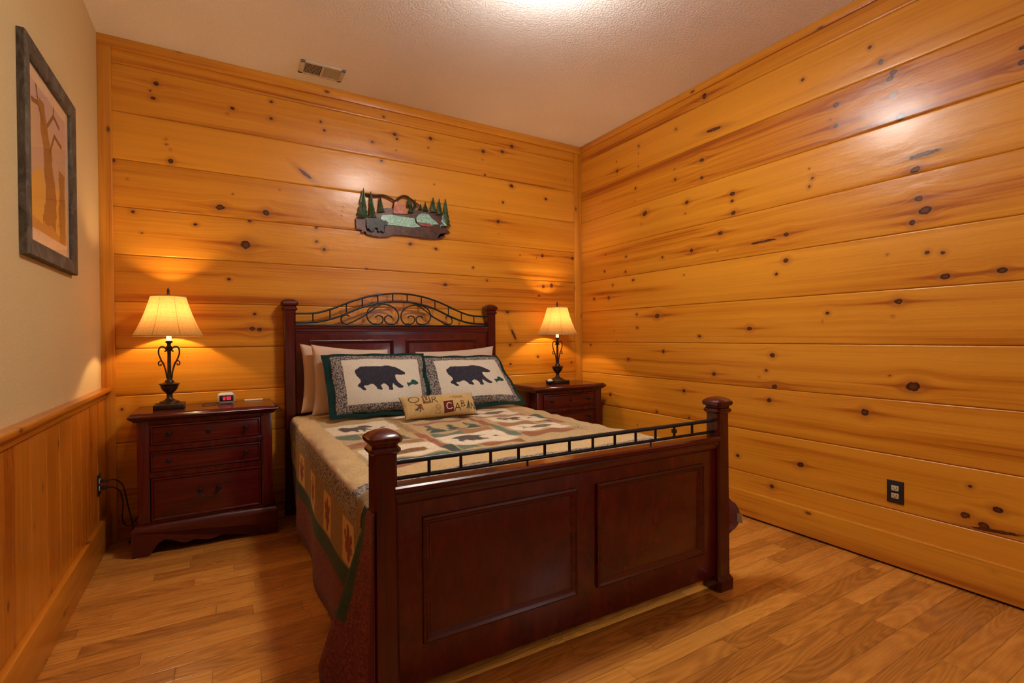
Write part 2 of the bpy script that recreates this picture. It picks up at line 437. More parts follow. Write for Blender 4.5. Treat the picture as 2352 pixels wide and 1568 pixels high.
# ------------------------------------------------------------------ setting
PITCH, Z0 = .2855, .003
BK = [(0.284,2.784,.016),(0.252,2.734,.006),(0.267,2.691,.011),(0.695,2.725,.011),(0.666,2.685,.006),(0.329,2.45,.006),(0.332,2.418,.006),(0.352,2.39,.006),(0.353,2.318,.016),(0.069,2.272,.011),(0.135,2.173,.006),(0.691,2.159,.006),(0.618,2.062,.022),(0.888,2.059,.022),(0.789,1.993,.011),(0.159,1.978,.011),(0.481,1.935,.011),(0.201,1.853,.006),(0.763,1.829,.03),(0.663,1.595,.011),(0.928,2.824,.011),(0.925,2.708,.011),(1.248,2.755,.011),(1.271,2.698,.011),(1.705,2.891,.011),(1.615,2.681,.011),(1.79,2.774,.016),(1.806,2.742,.011),(1.8,2.652,.006),(2.083,2.8,.016),(2.064,2.722,.006),(1.14,2.364,-.05),(1.685,2.552,.011),(2.559,2.784,.016),(2.552,2.711,.006),(2.747,2.816,.016),(2.843,2.88,.016),(2.574,2.585,.011),(2.836,2.531,.016),(2.75,2.375,.011),(2.112,2.437,.006),(0.975,2.228,.006),(1.399,2.17,.006),(1.392,2.138,.006),(1.389,2.099,.006),(1.212,1.893,.011),(1.263,1.84,.016),(1.908,1.937,.016),(2.12,1.917,.011),(2.7,2.202,.016),(2.706,2.096,.006),(2.455,1.787,.011),(2.199,1.631,.016),(2.587,1.686,.011),(1.21,1.994,.011),(1.562,1.716,.011),(3.428,2.676,.006),(3.203,2.465,.011),(3.162,1.942,.016),(3.098,1.918,.006),(2.92,1.926,.006),(3.507,1.944,.016),(3.169,1.659,.016),(3.262,1.671,.022),(3.122,1.574,.011),(2.787,1.422,.016),(2.848,1.221,-.05),(2.813,1.129,.011),(3.103,1.018,.011),(2.814,.96,.011),(2.816,.812,.006),(3.489,.952,.011),(0.811,1.367,.011),(0.795,1.268,.016),(0.839,1.262,.016),(0.093,.779,.011),(1.63,1.52,.016)]
RK = [(1.412,2.909,.022),(1.156,2.768,.011),(1.487,2.645,-.06),(0.502,2.723,.006),(0.507,2.641,.016),(0.767,2.771,.011),(0.764,2.712,.006),(0.761,2.603,.006),(1.388,2.462,.016),(1.387,2.336,.016),(1.14,2.472,.006),(1.145,2.389,.011),(0.729,2.432,.011),(0.717,2.332,.006),(0.329,2.425,.006),(0.833,2.201,.022),(0.793,2.122,.006),(1.254,2.189,.016),(1.239,2.112,.006),(1.635,2.158,.016),(1.632,2.11,.011),(1.642,2.028,.016),(2.141,2.179,.006),(2.16,2.117,.011),(2.143,2.073,.011),(2.105,2.715,.011),(2.29,2.493,.016),(2.259,2.42,.006),(2.288,2.376,.016),(2.458,2.73,.011),(2.509,2.627,.016),(2.564,2.549,.016),(2.547,2.522,.016),(2.564,2.431,.016),(2.596,2.31,.022),(2.695,2.087,-.06),(2.659,2.021,.016),(2.673,1.872,.016),(2.697,1.809,.022),(2.647,1.759,.016),(3.038,2.371,.016),(3.041,2.434,.011),(1.54,1.909,.016),(2.003,1.817,.016),(1.296,1.828,.016),(1.016,1.817,.011),(0.612,1.88,.011),(0.604,1.751,.011),(0.337,1.786,.011),(0.351,1.93,.006),(1.515,1.791,.006),(2.002,1.657,.016),(1.94,1.58,.011),(0.444,1.652,.011),(0.192,1.546,.011),(0.392,1.544,.016),(0.696,1.671,.011),(1.224,1.654,.006),(2.538,1.615,.006),(2.707,1.6,.011),(2.768,1.589,.011),(2.777,1.475,.016),(2.978,1.48,.016),(2.587,1.366,.016),(1.851,1.798,-.09),(0.735,1.38,.011),(0.959,1.358,.022),(0.739,1.27,.011),(0.459,1.246,.006),(0.485,1.158,.006),(0.137,1.12,.011),(1.362,1.194,.011),(1.758,1.243,.016),(2.242,1.323,.011),(2.215,1.276,.006),(2.562,1.292,.006),(1.022,1.077,.016),(0.634,1.001,.011),(0.603,.924,.006),(1.914,1.072,.016),(1.872,.974,.011),(1.824,.929,.006),(1.485,.928,.016),(1.926,.875,.016),(2.547,.985,.006),(2.649,.935,.026),(1.22,.784,.016),(1.891,.786,.016),(2.434,.778,.022),(0.406,.679,.016),(0.949,.591,.011),(1.267,.588,.011),(0.738,.455,.006),(1.669,.388,.011),(2.087,.418,.016),(1.909,.239,.016),(2.87,.488,.011),(2.965,.407,.016),(2.852,.348,.016),(2.916,.32,.016),(2.954,.307,-.09)]

def board_wall(name, length, height, knots, place, seed, streaks=()):
    du = .0085
    u = np.arange(0, length+du, du); u[-1] = length
    zs, dep = [], []
    k = 0; zb = Z0
    edges = [Z0+PITCH*i for i in range(int(height/PITCH)+2)]
    for e in edges:
        for dz, d in ((-.0024, 0), (-.0016, .0085), (.0006, .0095), (.0010, .0034), (.0052, 0)):
            if 0 < e+dz < height: zs.append(e+dz); dep.append(d)
        z = e+.0052+.0085
        while z < e+PITCH-.0040-.004 and z < height: zs.append(z); dep.append(0); z += .0085
    zs.append(height); dep.append(0); zs.insert(0, 0); dep.insert(0, 0)
    zs, dep = np.array(zs), np.array(dep)
    o = np.argsort(zs); zs, dep = zs[o], dep[o]
    Z, U = np.meshgrid(zs, u, indexing='ij'); D = np.repeat(dep[:, None], len(u), 1)
    board = np.floor((Z-Z0+.0001)/PITCH)
    rs = np.random.default_rng(seed); tones = rs.normal(0, .040, 30); offs = rs.uniform(0, 60, 30)
    bi = np.clip(board.astype(int)+1, 0, 29)
    kd = np.full(Z.shape, 6.0); shift = np.zeros(Z.shape); streak = np.zeros(Z.shape)
    for (ku, kz, r) in knots:
        asp, ang, rr = (rs.uniform(.9, 1.5), rs.uniform(-.3, .3), r)
        if r < 0: rr = .013 if r > -.085 else .009; asp = -r/rr*1.3; ang = {'-0.05': -.62}.get(str(r), .0) if r == -.05 else rs.uniform(-.08, .12)
        if r < 0 and kz < 1.3 and r == -.05: ang = -1.1
        dx, dz = U-ku, Z-kz
        same = np.floor((kz-Z0)/PITCH) == board
        ca, sa = math.cos(ang), math.sin(ang)
        a, b = (dx*ca+dz*sa)/(rr*asp), (-dx*sa+dz*ca)/rr
        d = np.sqrt(a*a+b*b); d = np.where(same, d, 6); kd = np.minimum(kd, d)
        shift += np.where(same, np.tanh(dz/rr)*rr*1.5*np.exp(-(dx/(3.6*rr))**2)*np.exp(-(dz/(4.5*rr))**2), 0)
        if abs(rr) >= .014:
            streak = np.maximum(streak, np.where(same, np.exp(-(dx/(9*rr))**2)*np.exp(-(dz/(.55*rr))**2)*.9, 0))
    for (u0, u1, z0, hz, amt) in streaks:
        zc = z0+.012*np.sin(U*2.1+z0*9)
        streak = np.maximum(streak, amt*np.exp(-((Z-zc)/hz)**2)*np.clip((U-u0)/.3, 0, 1)*np.clip((u1-U)/.3, 0, 1))
    wc = np.stack([U+offs[bi], Z-shift+offs[bi]*.37, offs[bi]*.11], -1)
    vb = (((Z-Z0)/PITCH) % 1.0)*2-1; D = D+.0016*vb**2*(D < .001)
    P = place(U, D, Z)
    return struct(grid_mesh(name, P, M['pine_wall'], attrs={'wc': wc, 'knot': kd, 'tone': tones[bi], 'streak': streak}))
SB = [(0, 3.5, 2.585, .020, .8), (1.4, 3.0, 2.60, .03, .5), (0, 1.6, 2.875, .012, .6), (.2, 1.2, 2.02, .01, .4), (2.6, 3.6, 1.76, .02, .8), (.0, 1.3, 1.455, .02, .7), (.05, 1.0, 1.38, .06, .35)]
SR = [(.0, 2.0, 2.545, .018, .7), (.0, 1.6, 1.955, .025, .75), (0., 1.2, 1.58, .02, .95), (0, 2.4, 1.74, .016, .5), (.9, 2.0, 1.80, .012, .8), (0, 1.4, 2.86, .02, .5), (1.5, 3.4, 1.18, .012, .6), (1.5, 3.1, .50, .018, .7), (.2, 3.2, .90, .015, .5), (2.2, 3.6, .335, .014, .8)]
board_wall('wall_back', W, H, BK, lambda U, D, Z: np.stack([U, D, Z], -1), 3, SB)
board_wall('wall_right', -YF, H, RK, lambda U, D, Z: np.stack([W+D, -U, Z], -1), 11, SR)
bm = bmesh.new(); box(bm, -.1, W+.1, YF-.1, .1, -.08, 0); struct(finish('floor', bm, M['floor'], smooth=0))
bm = bmesh.new(); box(bm, -.1, W+.1, YF-.1, .1, H, H+.08); struct(finish('ceiling', bm, M['ceiling'], smooth=0))
bm = bmesh.new(); box(bm, -.1, 0, YF-.1, .1, 0, H); struct(finish('wall_left', bm, M['plaster'], smooth=0))
wx0, wx1, wz0, wz1 = 2.70, 3.40, 1.25, 2.30
bm = bmesh.new(); box(bm, -.1, wx0, YF-.1, YF, 0, H); box(bm, wx1, W+.1, YF-.1, YF, 0, H); box(bm, wx0, wx1, YF-.1, YF, 0, wz0); box(bm, wx0, wx1, YF-.1, YF, wz1, H)
struct(finish('wall_front', bm, M['plaster'], smooth=0))
bm = bmesh.new()
for b in ((wx0-.07, wx0+.02, wz0-.07, wz1+.07), (wx1-.02, wx1+.07, wz0-.07, wz1+.07), (wx0, wx1, wz0-.07, wz0+.02), (wx0, wx1, wz1-.02, wz1+.07), (wx0, wx1, (wz0+wz1)/2-.018, (wz0+wz1)/2+.018)): box(bm, b[0], b[1], YF-.06, YF+.018, b[2], b[3], .002)
win = struct(finish('added_window_1', bm, M['pine_z']))  # added window, unseen; lets in fill for back-wall sheen and footboard highlights
bm = bmesh.new(); bm.faces.new([bm.verts.new(c) for c in ((wx0, YF-.04, wz0), (wx1, YF-.04, wz0), (wx1, YF-.04, wz1), (wx0, YF-.04, wz1))]); finish('added_window_pane', bm, M['glass'], win, 0)
pd = bpy.data.lights.new('added_window_portal', 'AREA'); pd.shape = 'RECTANGLE'; pd.size = wx1-wx0; pd.size_y = wz1-wz0; pd.cycles.is_portal = True
po = bpy.data.objects.new('added_window_portal', pd); COL.objects.link(po); po.location = ((wx0+wx1)/2, YF-.06, (wz0+wz1)/2); po.rotation_euler = (math.radians(90), 0, 0)
# backing so the board walls have thickness
bm = bmesh.new(); box(bm, -.1, W+.1, .014, .1, 0, H); box(bm, W+.014, W+.1, YF, .012, 0, H); struct(finish('trim_8', bm, M['pine_x'], smooth=0))
# crown boards
def trim(name, mat, *boxes, bev=.002):
    bm = bmesh.new()
    for b in boxes: box(bm, *b, bev)
    return struct(finish(name, bm, mat))
trim('trim_1', M['pine_x'], (0, W-.002, -.017, 0, H-.068, H))
trim('trim_2', M['pine_y'], (W-.017, W, YF, -.018, H-.052, H))
trim('trim_3', M['pine_z'], (-.0, .066, -.019, 0, 0, H-.069))
trim('trim_4', M['pine_z'], (W-.085, W-.022, -.014, 0, 0, H-.069), (W-.02, W, -.012, 0, 0, H-.053))
trim('baseboard_right', M['pine_y'], (W-.034, W, YF, -.02, .012, .171), bev=.003)
trim('baseboard_left', M['pine_left'], (0.0145, .040, YF, -.02, .002, .186), bev=.003)
trim('baseboard_front', M['pine_x'], (.04, W-.02, YF, YF+.02, .002, .16))
trim('trim_6', M['pine_left'], (0, .048, YF, -.02, .895, .916), (0, .026, YF, -.02, .858, .895), bev=.003)
# wainscot of vertical tongue and groove boards
ys = []; dd = []
seams = [-.046-.186*i for i in range(26)]
y = -.02
pts = [(-.02, 0)]
for e in seams:
    if e > -.03: continue
    for dy, d in ((.006, 0), (.0022, .007), (-.0022, .007), (-.006, 0)): pts.append((e+dy, d))
    for f in np.linspace(.1, .9, 9): pts.append((e-.186*f, 0))
pts = sorted(set(p for p in pts if p[0] >= YF), key=lambda p: -p[0])
ya = np.array([p[0] for p in pts]); da = np.array([p[1] for p in pts]); za = np.linspace(.0, .90, 3)
Zg, Yg = np.meshgrid(za, ya, indexing='ij'); Dg = np.repeat(da[None], 3, 0)
struct(grid_mesh('trim_5', np.stack([.0145-Dg, Yg, Zg], -1), M['wainscot'], smooth=False))
# dark strip in the undercut of the right baseboard paints the gap's shadow line
bm = bmesh.new(); box(bm, W-.012, W, YF, -.02, 0, .012); struct(finish('trim_shade_strip', bm, M['recess_shade'], smooth=0))

# ------------------------------------------------------------------ ceiling lamp and vent
cx, cy = CEIL_POS
t = thing('ceiling_lamp', 'round flush ceiling lamp with frosted white glass dome', 'ceiling lamp', (cx, cy, H))
bm = bmesh.new(); lathe(bm, [(.07, H), (.07, H-.016), (.055, H-.022), (.012, H-.026), (.012, H-.075), (.02, H-.085)], (cx, cy, 0), 40); part('base_pan', bm, M['vent_white'], t)
bm = bmesh.new(); lathe(bm, [(.02, H-.086), (.08, H-.088), (.140, H-.098), (.152, H-.112), (.142, H-.130), (.105, H-.147), (.055, H-.157), (.004, H-.160)], (cx, cy, 0), 40); part('glass_dome', bm, M['dome'], t)
t = thing('ceiling_vent', 'off-white metal air vent with two louvre banks set in the ceiling', 'air vent', (1.22, -.228, H))
vx0, vx1, vy0, vy1 = 1.078, 1.362, -.312, -.142
bm = bmesh.new()
box(bm, vx0, vx1, vy0, vy0+.022, H-.010, H, .003); box(bm, vx0, vx1, vy1-.022, vy1, H-.010, H, .003)
box(bm, vx0, vx0+.03, vy0, vy1, H-.010, H, .003); box(bm, vx1-.03, vx1, vy0, vy1, H-.010, H, .003)
box(bm, 1.214, 1.226, vy0+.01, vy1-.01, H-.011, H, .002); part('frame', bm, M['vent_white'], t)
bm = bmesh.new(); box(bm, vx0+.02, vx1-.02, vy0+.015, vy1-.015, H-.003, H-.001); part('duct_shade_plate', bm, M['recess_shade'], t, 0)  # dark sheet painting the shade of the duct behind the louvres
for i in range(12):
    for side, x0 in ((1, 1.111), (-1, 1.231)):
        bm = bmesh.new(); xx = x0+i*.0086
        tl = .0055*side
        prism(bm, [(xx-tl/2-.0006, H-.009), (xx-tl/2+.0006, H-.009), (xx+tl/2+.0006, H-.003), (xx+tl/2-.0006, H-.003)], 'y', vy0+.02, vy1-.02)
        part('louvre', bm, M['vent_white'], t, 0)
# ------------------------------------------------------------------ outlets
def outlet_parts(t, mk, plate_mat):
    """mk(bm, u0,u1, d0,d1, z0,z1, bev) places a box in the wall frame"""
    bm = bmesh.new(); mk(bm, -.037, .037, 0, .005, -.058, .058, .0015); part('cover_plate', bm, plate_mat, t)
    for dz in (-.0195, .0195):
        bm = bmesh.new(); mk(bm, -.0165, .0165, .004, .0075, dz-.0135, dz+.0135, .003); r = part('receptacle', bm, M['ivory'], t)
        bm = bmesh.new(); mk(bm, -.008, -.0055, .007, .0081, dz-.002, dz+.007, 0); mk(bm, .0055, .008, .007, .0081, dz-.002, dz+.007, 0); mk(bm, -.0025, .0025, .007, .0081, dz-.010, dz-.0055, 0)
        part('slots', bm, M['black_plastic'], r, 0)
    bm = bmesh.new(); mk(bm, -.003, .003, .005, .0062, -.003, .003, 0); part('screw', bm, M['dark_metal'], t, 0)
oy, oz = -2.574, .384
t = thing('wall_outlet', 'black plate outlet with two ivory sockets low on the right pine wall', 'outlet', (W, oy, oz))
outlet_parts(t, lambda bm, u0, u1, d0, d1, z0, z1, b: box(bm, W-d1, W-d0, oy+u0, oy+u1, oz+z0, oz+z1, b), M['black_plastic'])
ly, lz = -.222, .392
t = thing('wall_outlet', 'black plate outlet in the vertical pine wainscot with two black cords plugged in', 'outlet', (.0145, ly, lz))
outlet_parts(t, lambda bm, u0, u1, d0, d1, z0, z1, b: box(bm, .0145+d0, .0145+d1, ly+u0, ly+u1, lz+z0, lz+z1, b), M['black_plastic'])
def cord(label, plug_z, pts, r=.0035):
    t = thing('power_cord', label, 'cord', (.022, ly, plug_z))
    bm = bmesh.new(); box(bm, .0226, .050, ly-.010, ly+.010, plug_z-.009, plug_z+.009, .003); part('plug', bm, M['black_plastic'], t)
    bm = bmesh.new(); tube(bm, smoothline(pts, 8), r, 8); part('cable', bm, M['black_plastic'], t)
cord('upper black power cord looping from the wainscot outlet to behind the nightstand', lz+.0195,
     [(.05, ly, .412), (.085, ly+.01, .408), (.115, ly+.03, .372), (.128, ly+.05, .30), (.140, ly+.06, .215), (.155, ly+.075, .12), (.158, ly+.08, .03), (.135, ly+.10, .006), (.13, -.06, .006)])
cord('lower black power cord drooping from the wainscot outlet below the other one', lz-.0195,
     [(.05, ly, .372), (.080, ly+.005, .366), (.106, ly+.02, .335), (.118, ly+.03, .26), (.112, ly+.04, .175), (.125, ly+.06, .125), (.15, ly+.09, .115), (.175, ly+.13, .15), (.185, -.03, .18)])

# ------------------------------------------------------------------ framed picture
t = thing('framed_picture', 'tall framed wildlife print in rough grey barn wood on the cream wall', 'picture', (0, -1.02, 1.91))
py0, py1, pz0, pz1 = -1.375, -.665, 1.508, 2.308
bm = bmesh.new(); ringframe(bm, py0, py1, pz0, pz1, 0, [(0, .001), (0, .021), (.004, .026), (.058, .022), (.066, .016), (.066, .001)], 'x'); part('frame', bm, M['barn'], t, 30)
iy0, iy1, iz0, iz1 = py0+.064, py1-.064, pz0+.064, pz1-.064
bm = bmesh.new(); box(bm, .004, .007, iy0-.005, iy1+.005, iz0-.005, iz1+.005); part('mat_board', bm, plain('cream_mat_board', (.80, .58, .36), .8), t, 0)
na, nb = 170, 120
zz, yy = np.meshgrid(np.linspace(iz0+.055, iz1-.055, na), np.linspace(iy0+.05, iy1-.05, nb), indexing='ij')
sy = (yy-iy0)/(iy1-iy0); sz = (zz-iz0)/(iz1-iz0)
nz = sum(np.sin(sy*a+sz*b+c)*d for a, b, c, d in ((9, 23, 1, .35), (31, 11, 2, .25), (47, 63, .4, .2), (17, -29, 3, .3)))
c = np.zeros(yy.shape+(3,)); c[:] = (.60, .42, .36)                       # dusky sky
c = np.where((sz < .75+.05*nz)[..., None] & (sy < .9)[..., None], np.array((.62, .42, .27)), c)
trunk = (np.abs(sy-.42-.09*np.sin(sz*5)) < .17-.12*sz+.03*nz) & (sz < .86)
c = np.where(trunk[..., None], np.array((.30, .12, .03)), c)
br = np.minimum.reduce([segdist(sy, sz, q) for q in ([(.4, .7), (.25, .82), (.2, .93)], [(.45, .75), (.6, .86), (.75, .83)], [(.5, .6), (.62, .74), (.8, .72)], [(.6, .86), (.62, .94)], [(.25, .82), (.12, .8)])])
c = np.where((br < .014)[..., None], np.array((.15, .06, .02)), c)
c = np.where((sz < .42+.07*nz)[..., None] & ~trunk[..., None], np.array((.78, .42, .07)), c)
c = np.where((sz < .14+.03*nz)[..., None], np.array((.55, .26, .06)), c)
c = np.where(((np.abs(sy-.8) < .08+.05*nz*.5) & (sz < .55))[..., None], np.array((.28, .12, .03)), c)
grid_mesh('print', np.stack([np.full(yy.shape, .0078), yy, zz], -1), M['art'], t, {'ca': c}, loc=-Vector(t.location))
bm = bmesh.new(); bm.faces.new([bm.verts.new(c) for c in ((.0100, iy0, iz0), (.0100, iy1, iz0), (.0100, iy1, iz1), (.0100, iy0, iz1))]); part('glass_pane', bm, M['glass'], t, 0)

# ------------------------------------------------------------------ plaque above the bed
t = thing('wall_plaque', 'painted metal wall sculpture of a bear by a turquoise pond among green pines', 'wall decoration', (1.86, 0, 1.97))
def relief(name, poly, y0, y1, mat, bev=.003):
    bm = bmesh.new(); prism(bm, poly, 'y', y0, y1)
    return part(name, bm, mat, t, 20)
backing = [(1.483,2.084),(1.501,2.086),(1.575,2.095),(1.66,2.152),(1.699,2.19),(1.763,2.196),(1.767,2.155),(1.882,2.159),(1.934,2.205),(2.022,2.216),(2.086,2.219),(2.161,2.203),(2.199,2.115),(2.209,2.081),(2.24,2.056),(2.209,2.05),(2.149,2.036),(2.154,2.022),(2.198,2.021),(2.17,2.006),(2.121,1.993),(1.994,1.989),(1.932,1.995),(1.865,1.996),(1.795,1.996),(1.761,1.991),(1.716,1.972),(1.649,1.965),(1.597,1.97),(1.56,1.978),(1.555,1.991),(1.518,1.985),(1.528,2.003),(1.486,2.01)]
pond1 = [(1.665,2.119),(1.684,2.133),(1.747,2.143),(1.817,2.139),(1.882,2.137),(1.933,2.136),(1.943,2.102),(1.984,2.077),(1.922,2.063),(1.841,2.062),(1.766,2.066),(1.717,2.063),(1.708,2.086),(1.669,2.096)]
pond2 = [(1.948,2.138),(1.969,2.17),(1.99,2.182),(2.048,2.184),(2.074,2.157),(2.106,2.136),(2.136,2.111),(2.074,2.102),(2.011,2.11),(1.953,2.108)]
pbear = [(1.556,2.083),(1.584,2.096),(1.631,2.101),(1.669,2.086),(1.703,2.09),(1.722,2.078),(1.713,2.062),(1.693,2.056),(1.69,2.031),(1.697,2.006),(1.683,2.0),(1.664,2.01),(1.654,1.999),(1.64,2.007),(1.64,2.026),(1.621,2.029),(1.616,2.005),(1.593,1.998),(1.579,2.006),(1.574,2.019),(1.562,2.013),(1.556,2.045)]
rock = [(1.762,2.164),(1.768,2.204),(1.773,2.238),(1.788,2.25),(1.798,2.232),(1.832,2.231),(1.852,2.224),(1.867,2.197),(1.88,2.164),(1.767,2.153)]
bank = [(1.953,2.106),(2.011,2.107),(2.095,2.099),(2.074,2.084),(1.995,2.081),(1.963,2.095)]
relief('backing', backing, -.022, -.002, M['p_brown']); relief('pond', pond1, -.027, -.022, M['p_teal']); relief('pond', pond2, -.027, -.022, M['p_teal'])
relief('bear', pbear, -.040, -.022, M['p_black']); relief('cliff', rock, -.032, -.008, M['p_copper'])
bm = bmesh.new()
for q in ([(1.54, 2.274), (1.62, 2.272), (1.69, 2.283), (1.74, 2.270), (1.782, 2.250)], [(1.782, 2.250), (1.822, 2.288), (1.86, 2.303), (1.90, 2.287), (1.975, 2.243)], [(1.782, 2.250), (1.770, 2.20), (1.772, 2.17)]):
    tube(bm, [(p[0], -.021, p[1]) for p in smoothline(q, 5)], [.0095-.004*abs(i-3)/(5*len(q)) for i in range(5*(len(q)-1)+1)], 8)
part('branch', bm, M['p_brown'], t, 40)
relief('red_bank', bank, -.030, -.022, M['p_red'])
for (ax, az), (bx_, bz), (cx_, cz) in [[(1.539,2.317),(1.483,2.089),(1.575,2.099)],[(1.593,2.299),(1.575,2.099),(1.636,2.106)],[(1.664,2.276),(1.641,2.15),(1.699,2.157)],[(1.887,2.302),(1.868,2.226),(1.903,2.231)],[(1.906,2.27),(1.882,2.174),(1.928,2.18)],[(1.939,2.285),(1.923,2.213),(1.954,2.217)],[(1.983,2.256),(1.965,2.209),(2.001,2.213)],[(2.023,2.276),(2.001,2.203),(2.048,2.209)],[(2.089,2.322),(2.054,2.2),(2.123,2.208)],[(2.142,2.319),(2.112,2.187),(2.172,2.194)],[(2.196,2.324),(2.149,2.095),(2.243,2.105)]]:
    n = 6; L, R = [], []
    for i in range(n):
        f0, f1 = (i+.15)/n, (i+1)/n
        for f, s_ in ((f1, 1.0), (f1-.02, .62)):
            L.append((ax+(bx_-ax)*f*s_, az+(bz-az)*f)); R.append((ax+(cx_-ax)*f*s_, az+(cz-az)*f))
    bm = bmesh.new()
    poly = [(ax, az)]+L+R[::-1]
    # ridge down the middle gives each tree a folded relief
    A = [bm.verts.new((p[0], -.018, p[1])) for p in poly]; B = [bm.verts.new((p[0], -.030, p[1])) for p in poly]
    mid = [bm.verts.new((ax, -.036, az)), bm.verts.new(((bx_+cx_)/2, -.048, (bz+cz)/2))]
    k = len(poly)
    for i in range(k): bm.faces.new((A[i], A[(i+1) % k], B[(i+1) % k], B[i]))
    h = len(L)
    for i in range(h): bm.faces.new((B[i], B[i+1], mid[0] if i < h/2 else mid[1]))
    for i in range(h+1, k): bm.faces.new((B[i], B[(i+1) % k], mid[0] if i > h+h/2 else mid[1]))
    bm.faces.new((B[h//2], mid[0], mid[1])); bm.faces.new((B[k-h//2], mid[0], mid[1])); bm.faces.new((B[h], B[h+1], mid[1]))
    part('pine_tree', bm, M['p_green'], t, 25)

# ------------------------------------------------------------------ nightstands
def drawer_face(bm, x0, x1, z0, z1, y):
    """slab with a raised lipped field"""
    box(bm, x0, x1, y, y+.02, z0, z1, .002)
    ringframe(bm, x0, x1, z0, z1, y+.002, [(0, 0), (.002, .009), (.008, .011), (.014, .004), (.014, 0)])
def pull(bm, x, y, z):
    t2 = bmesh.new(); lathe(t2, [(.012, 0), (.012, .003), (.006, .006), (.005, .014), (.011, .018), (.0125, .024), (.009, .030), (.001, .032)], seg=16)
    merge(bm, t2, Matrix.Translation((x, y, z)) @ Matrix.Rotation(math.pi/2, 4, 'X'))
def make_nightstand(label):
    X0, X1, YB, Y1 = 0.205, 0.880, -.365, -.02
    t = thing('nightstand', label, 'nightstand', (.5425, -.19, 0))
    bm = bmesh.new()
    box(bm, X0, X0+.02, YB, Y1, .06, .748, .001); box(bm, X1-.02, X1, YB, Y1, .06, .748, .001); box(bm, X0, X1, Y1-.01, Y1, .06, .748)
    box(bm, X0, X0+.058, YB-.003, YB+.018, .15, .748, .002); box(bm, X1-.062, X1, YB-.003, YB+.018, .15, .748, .002)
    box(bm, X0+.05, X1-.05, YB-.003, YB+.018, .722, .748, .001); box(bm, X0+.05, X1-.05, YB-.003, YB+.018, .572, .606, .001)
    box(bm, X0+.05, X1-.05, YB-.003, YB+.018, .424, .456, .001); box(bm, X0+.05, X1-.05, YB-.003, YB+.018, .15, .182, .001)
    part('carcass', bm, M['maho_z'], t)
    bm = bmesh.new()   # overhanging top with ogee edge
    rings = []
    for ins, z in ((.026, .742), (.020, .750), (.004, .764), (.0, .770), (.002, .776), (.012, .781), (.016, .790)):
        x0, x1, y0, y1 = .166+ins, .914-ins, -.402+ins, -.012
        rings.append([bm.verts.new(c) for c in ((x0, y0, z), (x1, y0, z), (x1, y1, z), (x0, y1, z))])
    for A, B in zip(rings, rings[1:]):
        for k in range(4): bm.faces.new((A[k], A[(k+1) % 4], B[(k+1) % 4], B[k]))
    bm.faces.new(rings[0]); bm.faces.new(rings[-1]); part('top', bm, M['maho_x'], t, 50)
    bm = bmesh.new()   # plinth with scalloped apron
    x0, x1, yb = .178, .906, -.392
    n = 48; lo = []
    for i in range(n+1):
        f = i/n; x = x0+(x1-x0)*f; g = abs(f-.5)*2
        if g > .78: z = 0.0
        elif g > .70: z = .055*(1-math.cos(math.pi*(.78-g)/.08))/2
        elif g > .42: z = .055+.022*math.sin(math.pi*(.70-g)/.28)
        elif g > .20: z = .055-.012*math.sin(math.pi*(.42-g)/.22)*1.2
        else: z = .055-.02*math.cos(math.pi*g/.4)
        lo.append((x, max(0, z)))
    poly = lo+[(x1, .138), (x0, .138)]
    prism(bm, poly, 'y', yb, yb+.022)
    sd = [(yb+.022, 0), (yb+.09, 0), (yb+.11, .055), (-.12, .06), (-.10, 0), (-.015, 0), (-.015, .138), (yb+.022, .138)]
    prism(bm, sd, 'x', x0, x0+.02); prism(bm, sd, 'x', x1-.02, x1)
    rings = []
    for ins, z in ((0, .138), (.002, .150), (.010, .157), (.016, .170), (.026, .174)):
        q0, q1, r0, r1 = x0+ins, x1-ins, yb+ins, -.012
        rings.append([bm.verts.new(c) for c in ((q0, r0, z), (q1, r0, z), (q1, r1, z), (q0, r1, z))])
    for A, B in zip(rings, rings[1:]):
        for k in range(4): bm.faces.new((A[k], A[(k+1) % 4], B[(k+1) % 4], B[k]))
    bm.faces.new(rings[0]); bm.faces.new(rings[-1]); part('plinth', bm, M['maho_x'], t, 50)
    for z0, z1 in ((.608, .720), (.458, .570), (.184, .422)):
        bm = bmesh.new(); drawer_face(bm, .266, .815, z0, z1, YB-.004)
        d = part('drawer', bm, M['maho_x'], t)
        zc = (z0+z1)/2
        if z1 > .5:
            for x in (.350, .735): bm = bmesh.new(); pull(bm, x, YB-.004, zc); part('knob', bm, M['dark_metal'], d)
        else:
            bm = bmesh.new(); zc = .325
            for x in (.495, .590): pull(bm, x, YB-.004, zc)
            tube(bm, smoothline([(.495, YB-.028, zc), (.500, YB-.034, zc-.020), (.520, YB-.036, zc-.036), (.5425, YB-.036, zc-.032), (.565, YB-.036, zc-.036), (.585, YB-.034, zc-.020), (.590, YB-.028, zc)], 5), .0035, 8)
            part('bail_handle', bm, M['dark_metal'], d)
        if z0 > .6:
            bm = bmesh.new(); t2 = bmesh.new(); lathe(t2, [(.014, 0), (.014, .002), (.011, .004), (.004, .004)], seg=16)
            merge(bm, t2, Matrix.Translation((.5425, YB-.004, .662)) @ Matrix.Rotation(math.pi/2, 4, 'X')); part('keyhole_plate', bm, M['dark_metal'], d)
    return t
def dup(root, loc, label=None):
    """copy a thing with its parts and their sub-parts"""
    def cp(o, parent):
        c = o.copy(); COL.objects.link(c); c.parent = parent
        for ch in list(o.children): cp(ch, c)
        return c
    r = cp(root, None); r.location = loc
    if label: r['label'] = label
    return r
ns = make_nightstand('dark cherry three-drawer nightstand at the left of the bed carrying lamp and digital clock')
ns['group'] = 'nightstands'
dup(ns, (3.150, -.245, 0), 'dark cherry nightstand in the room corner right of the bed, partly hidden by the mattress')

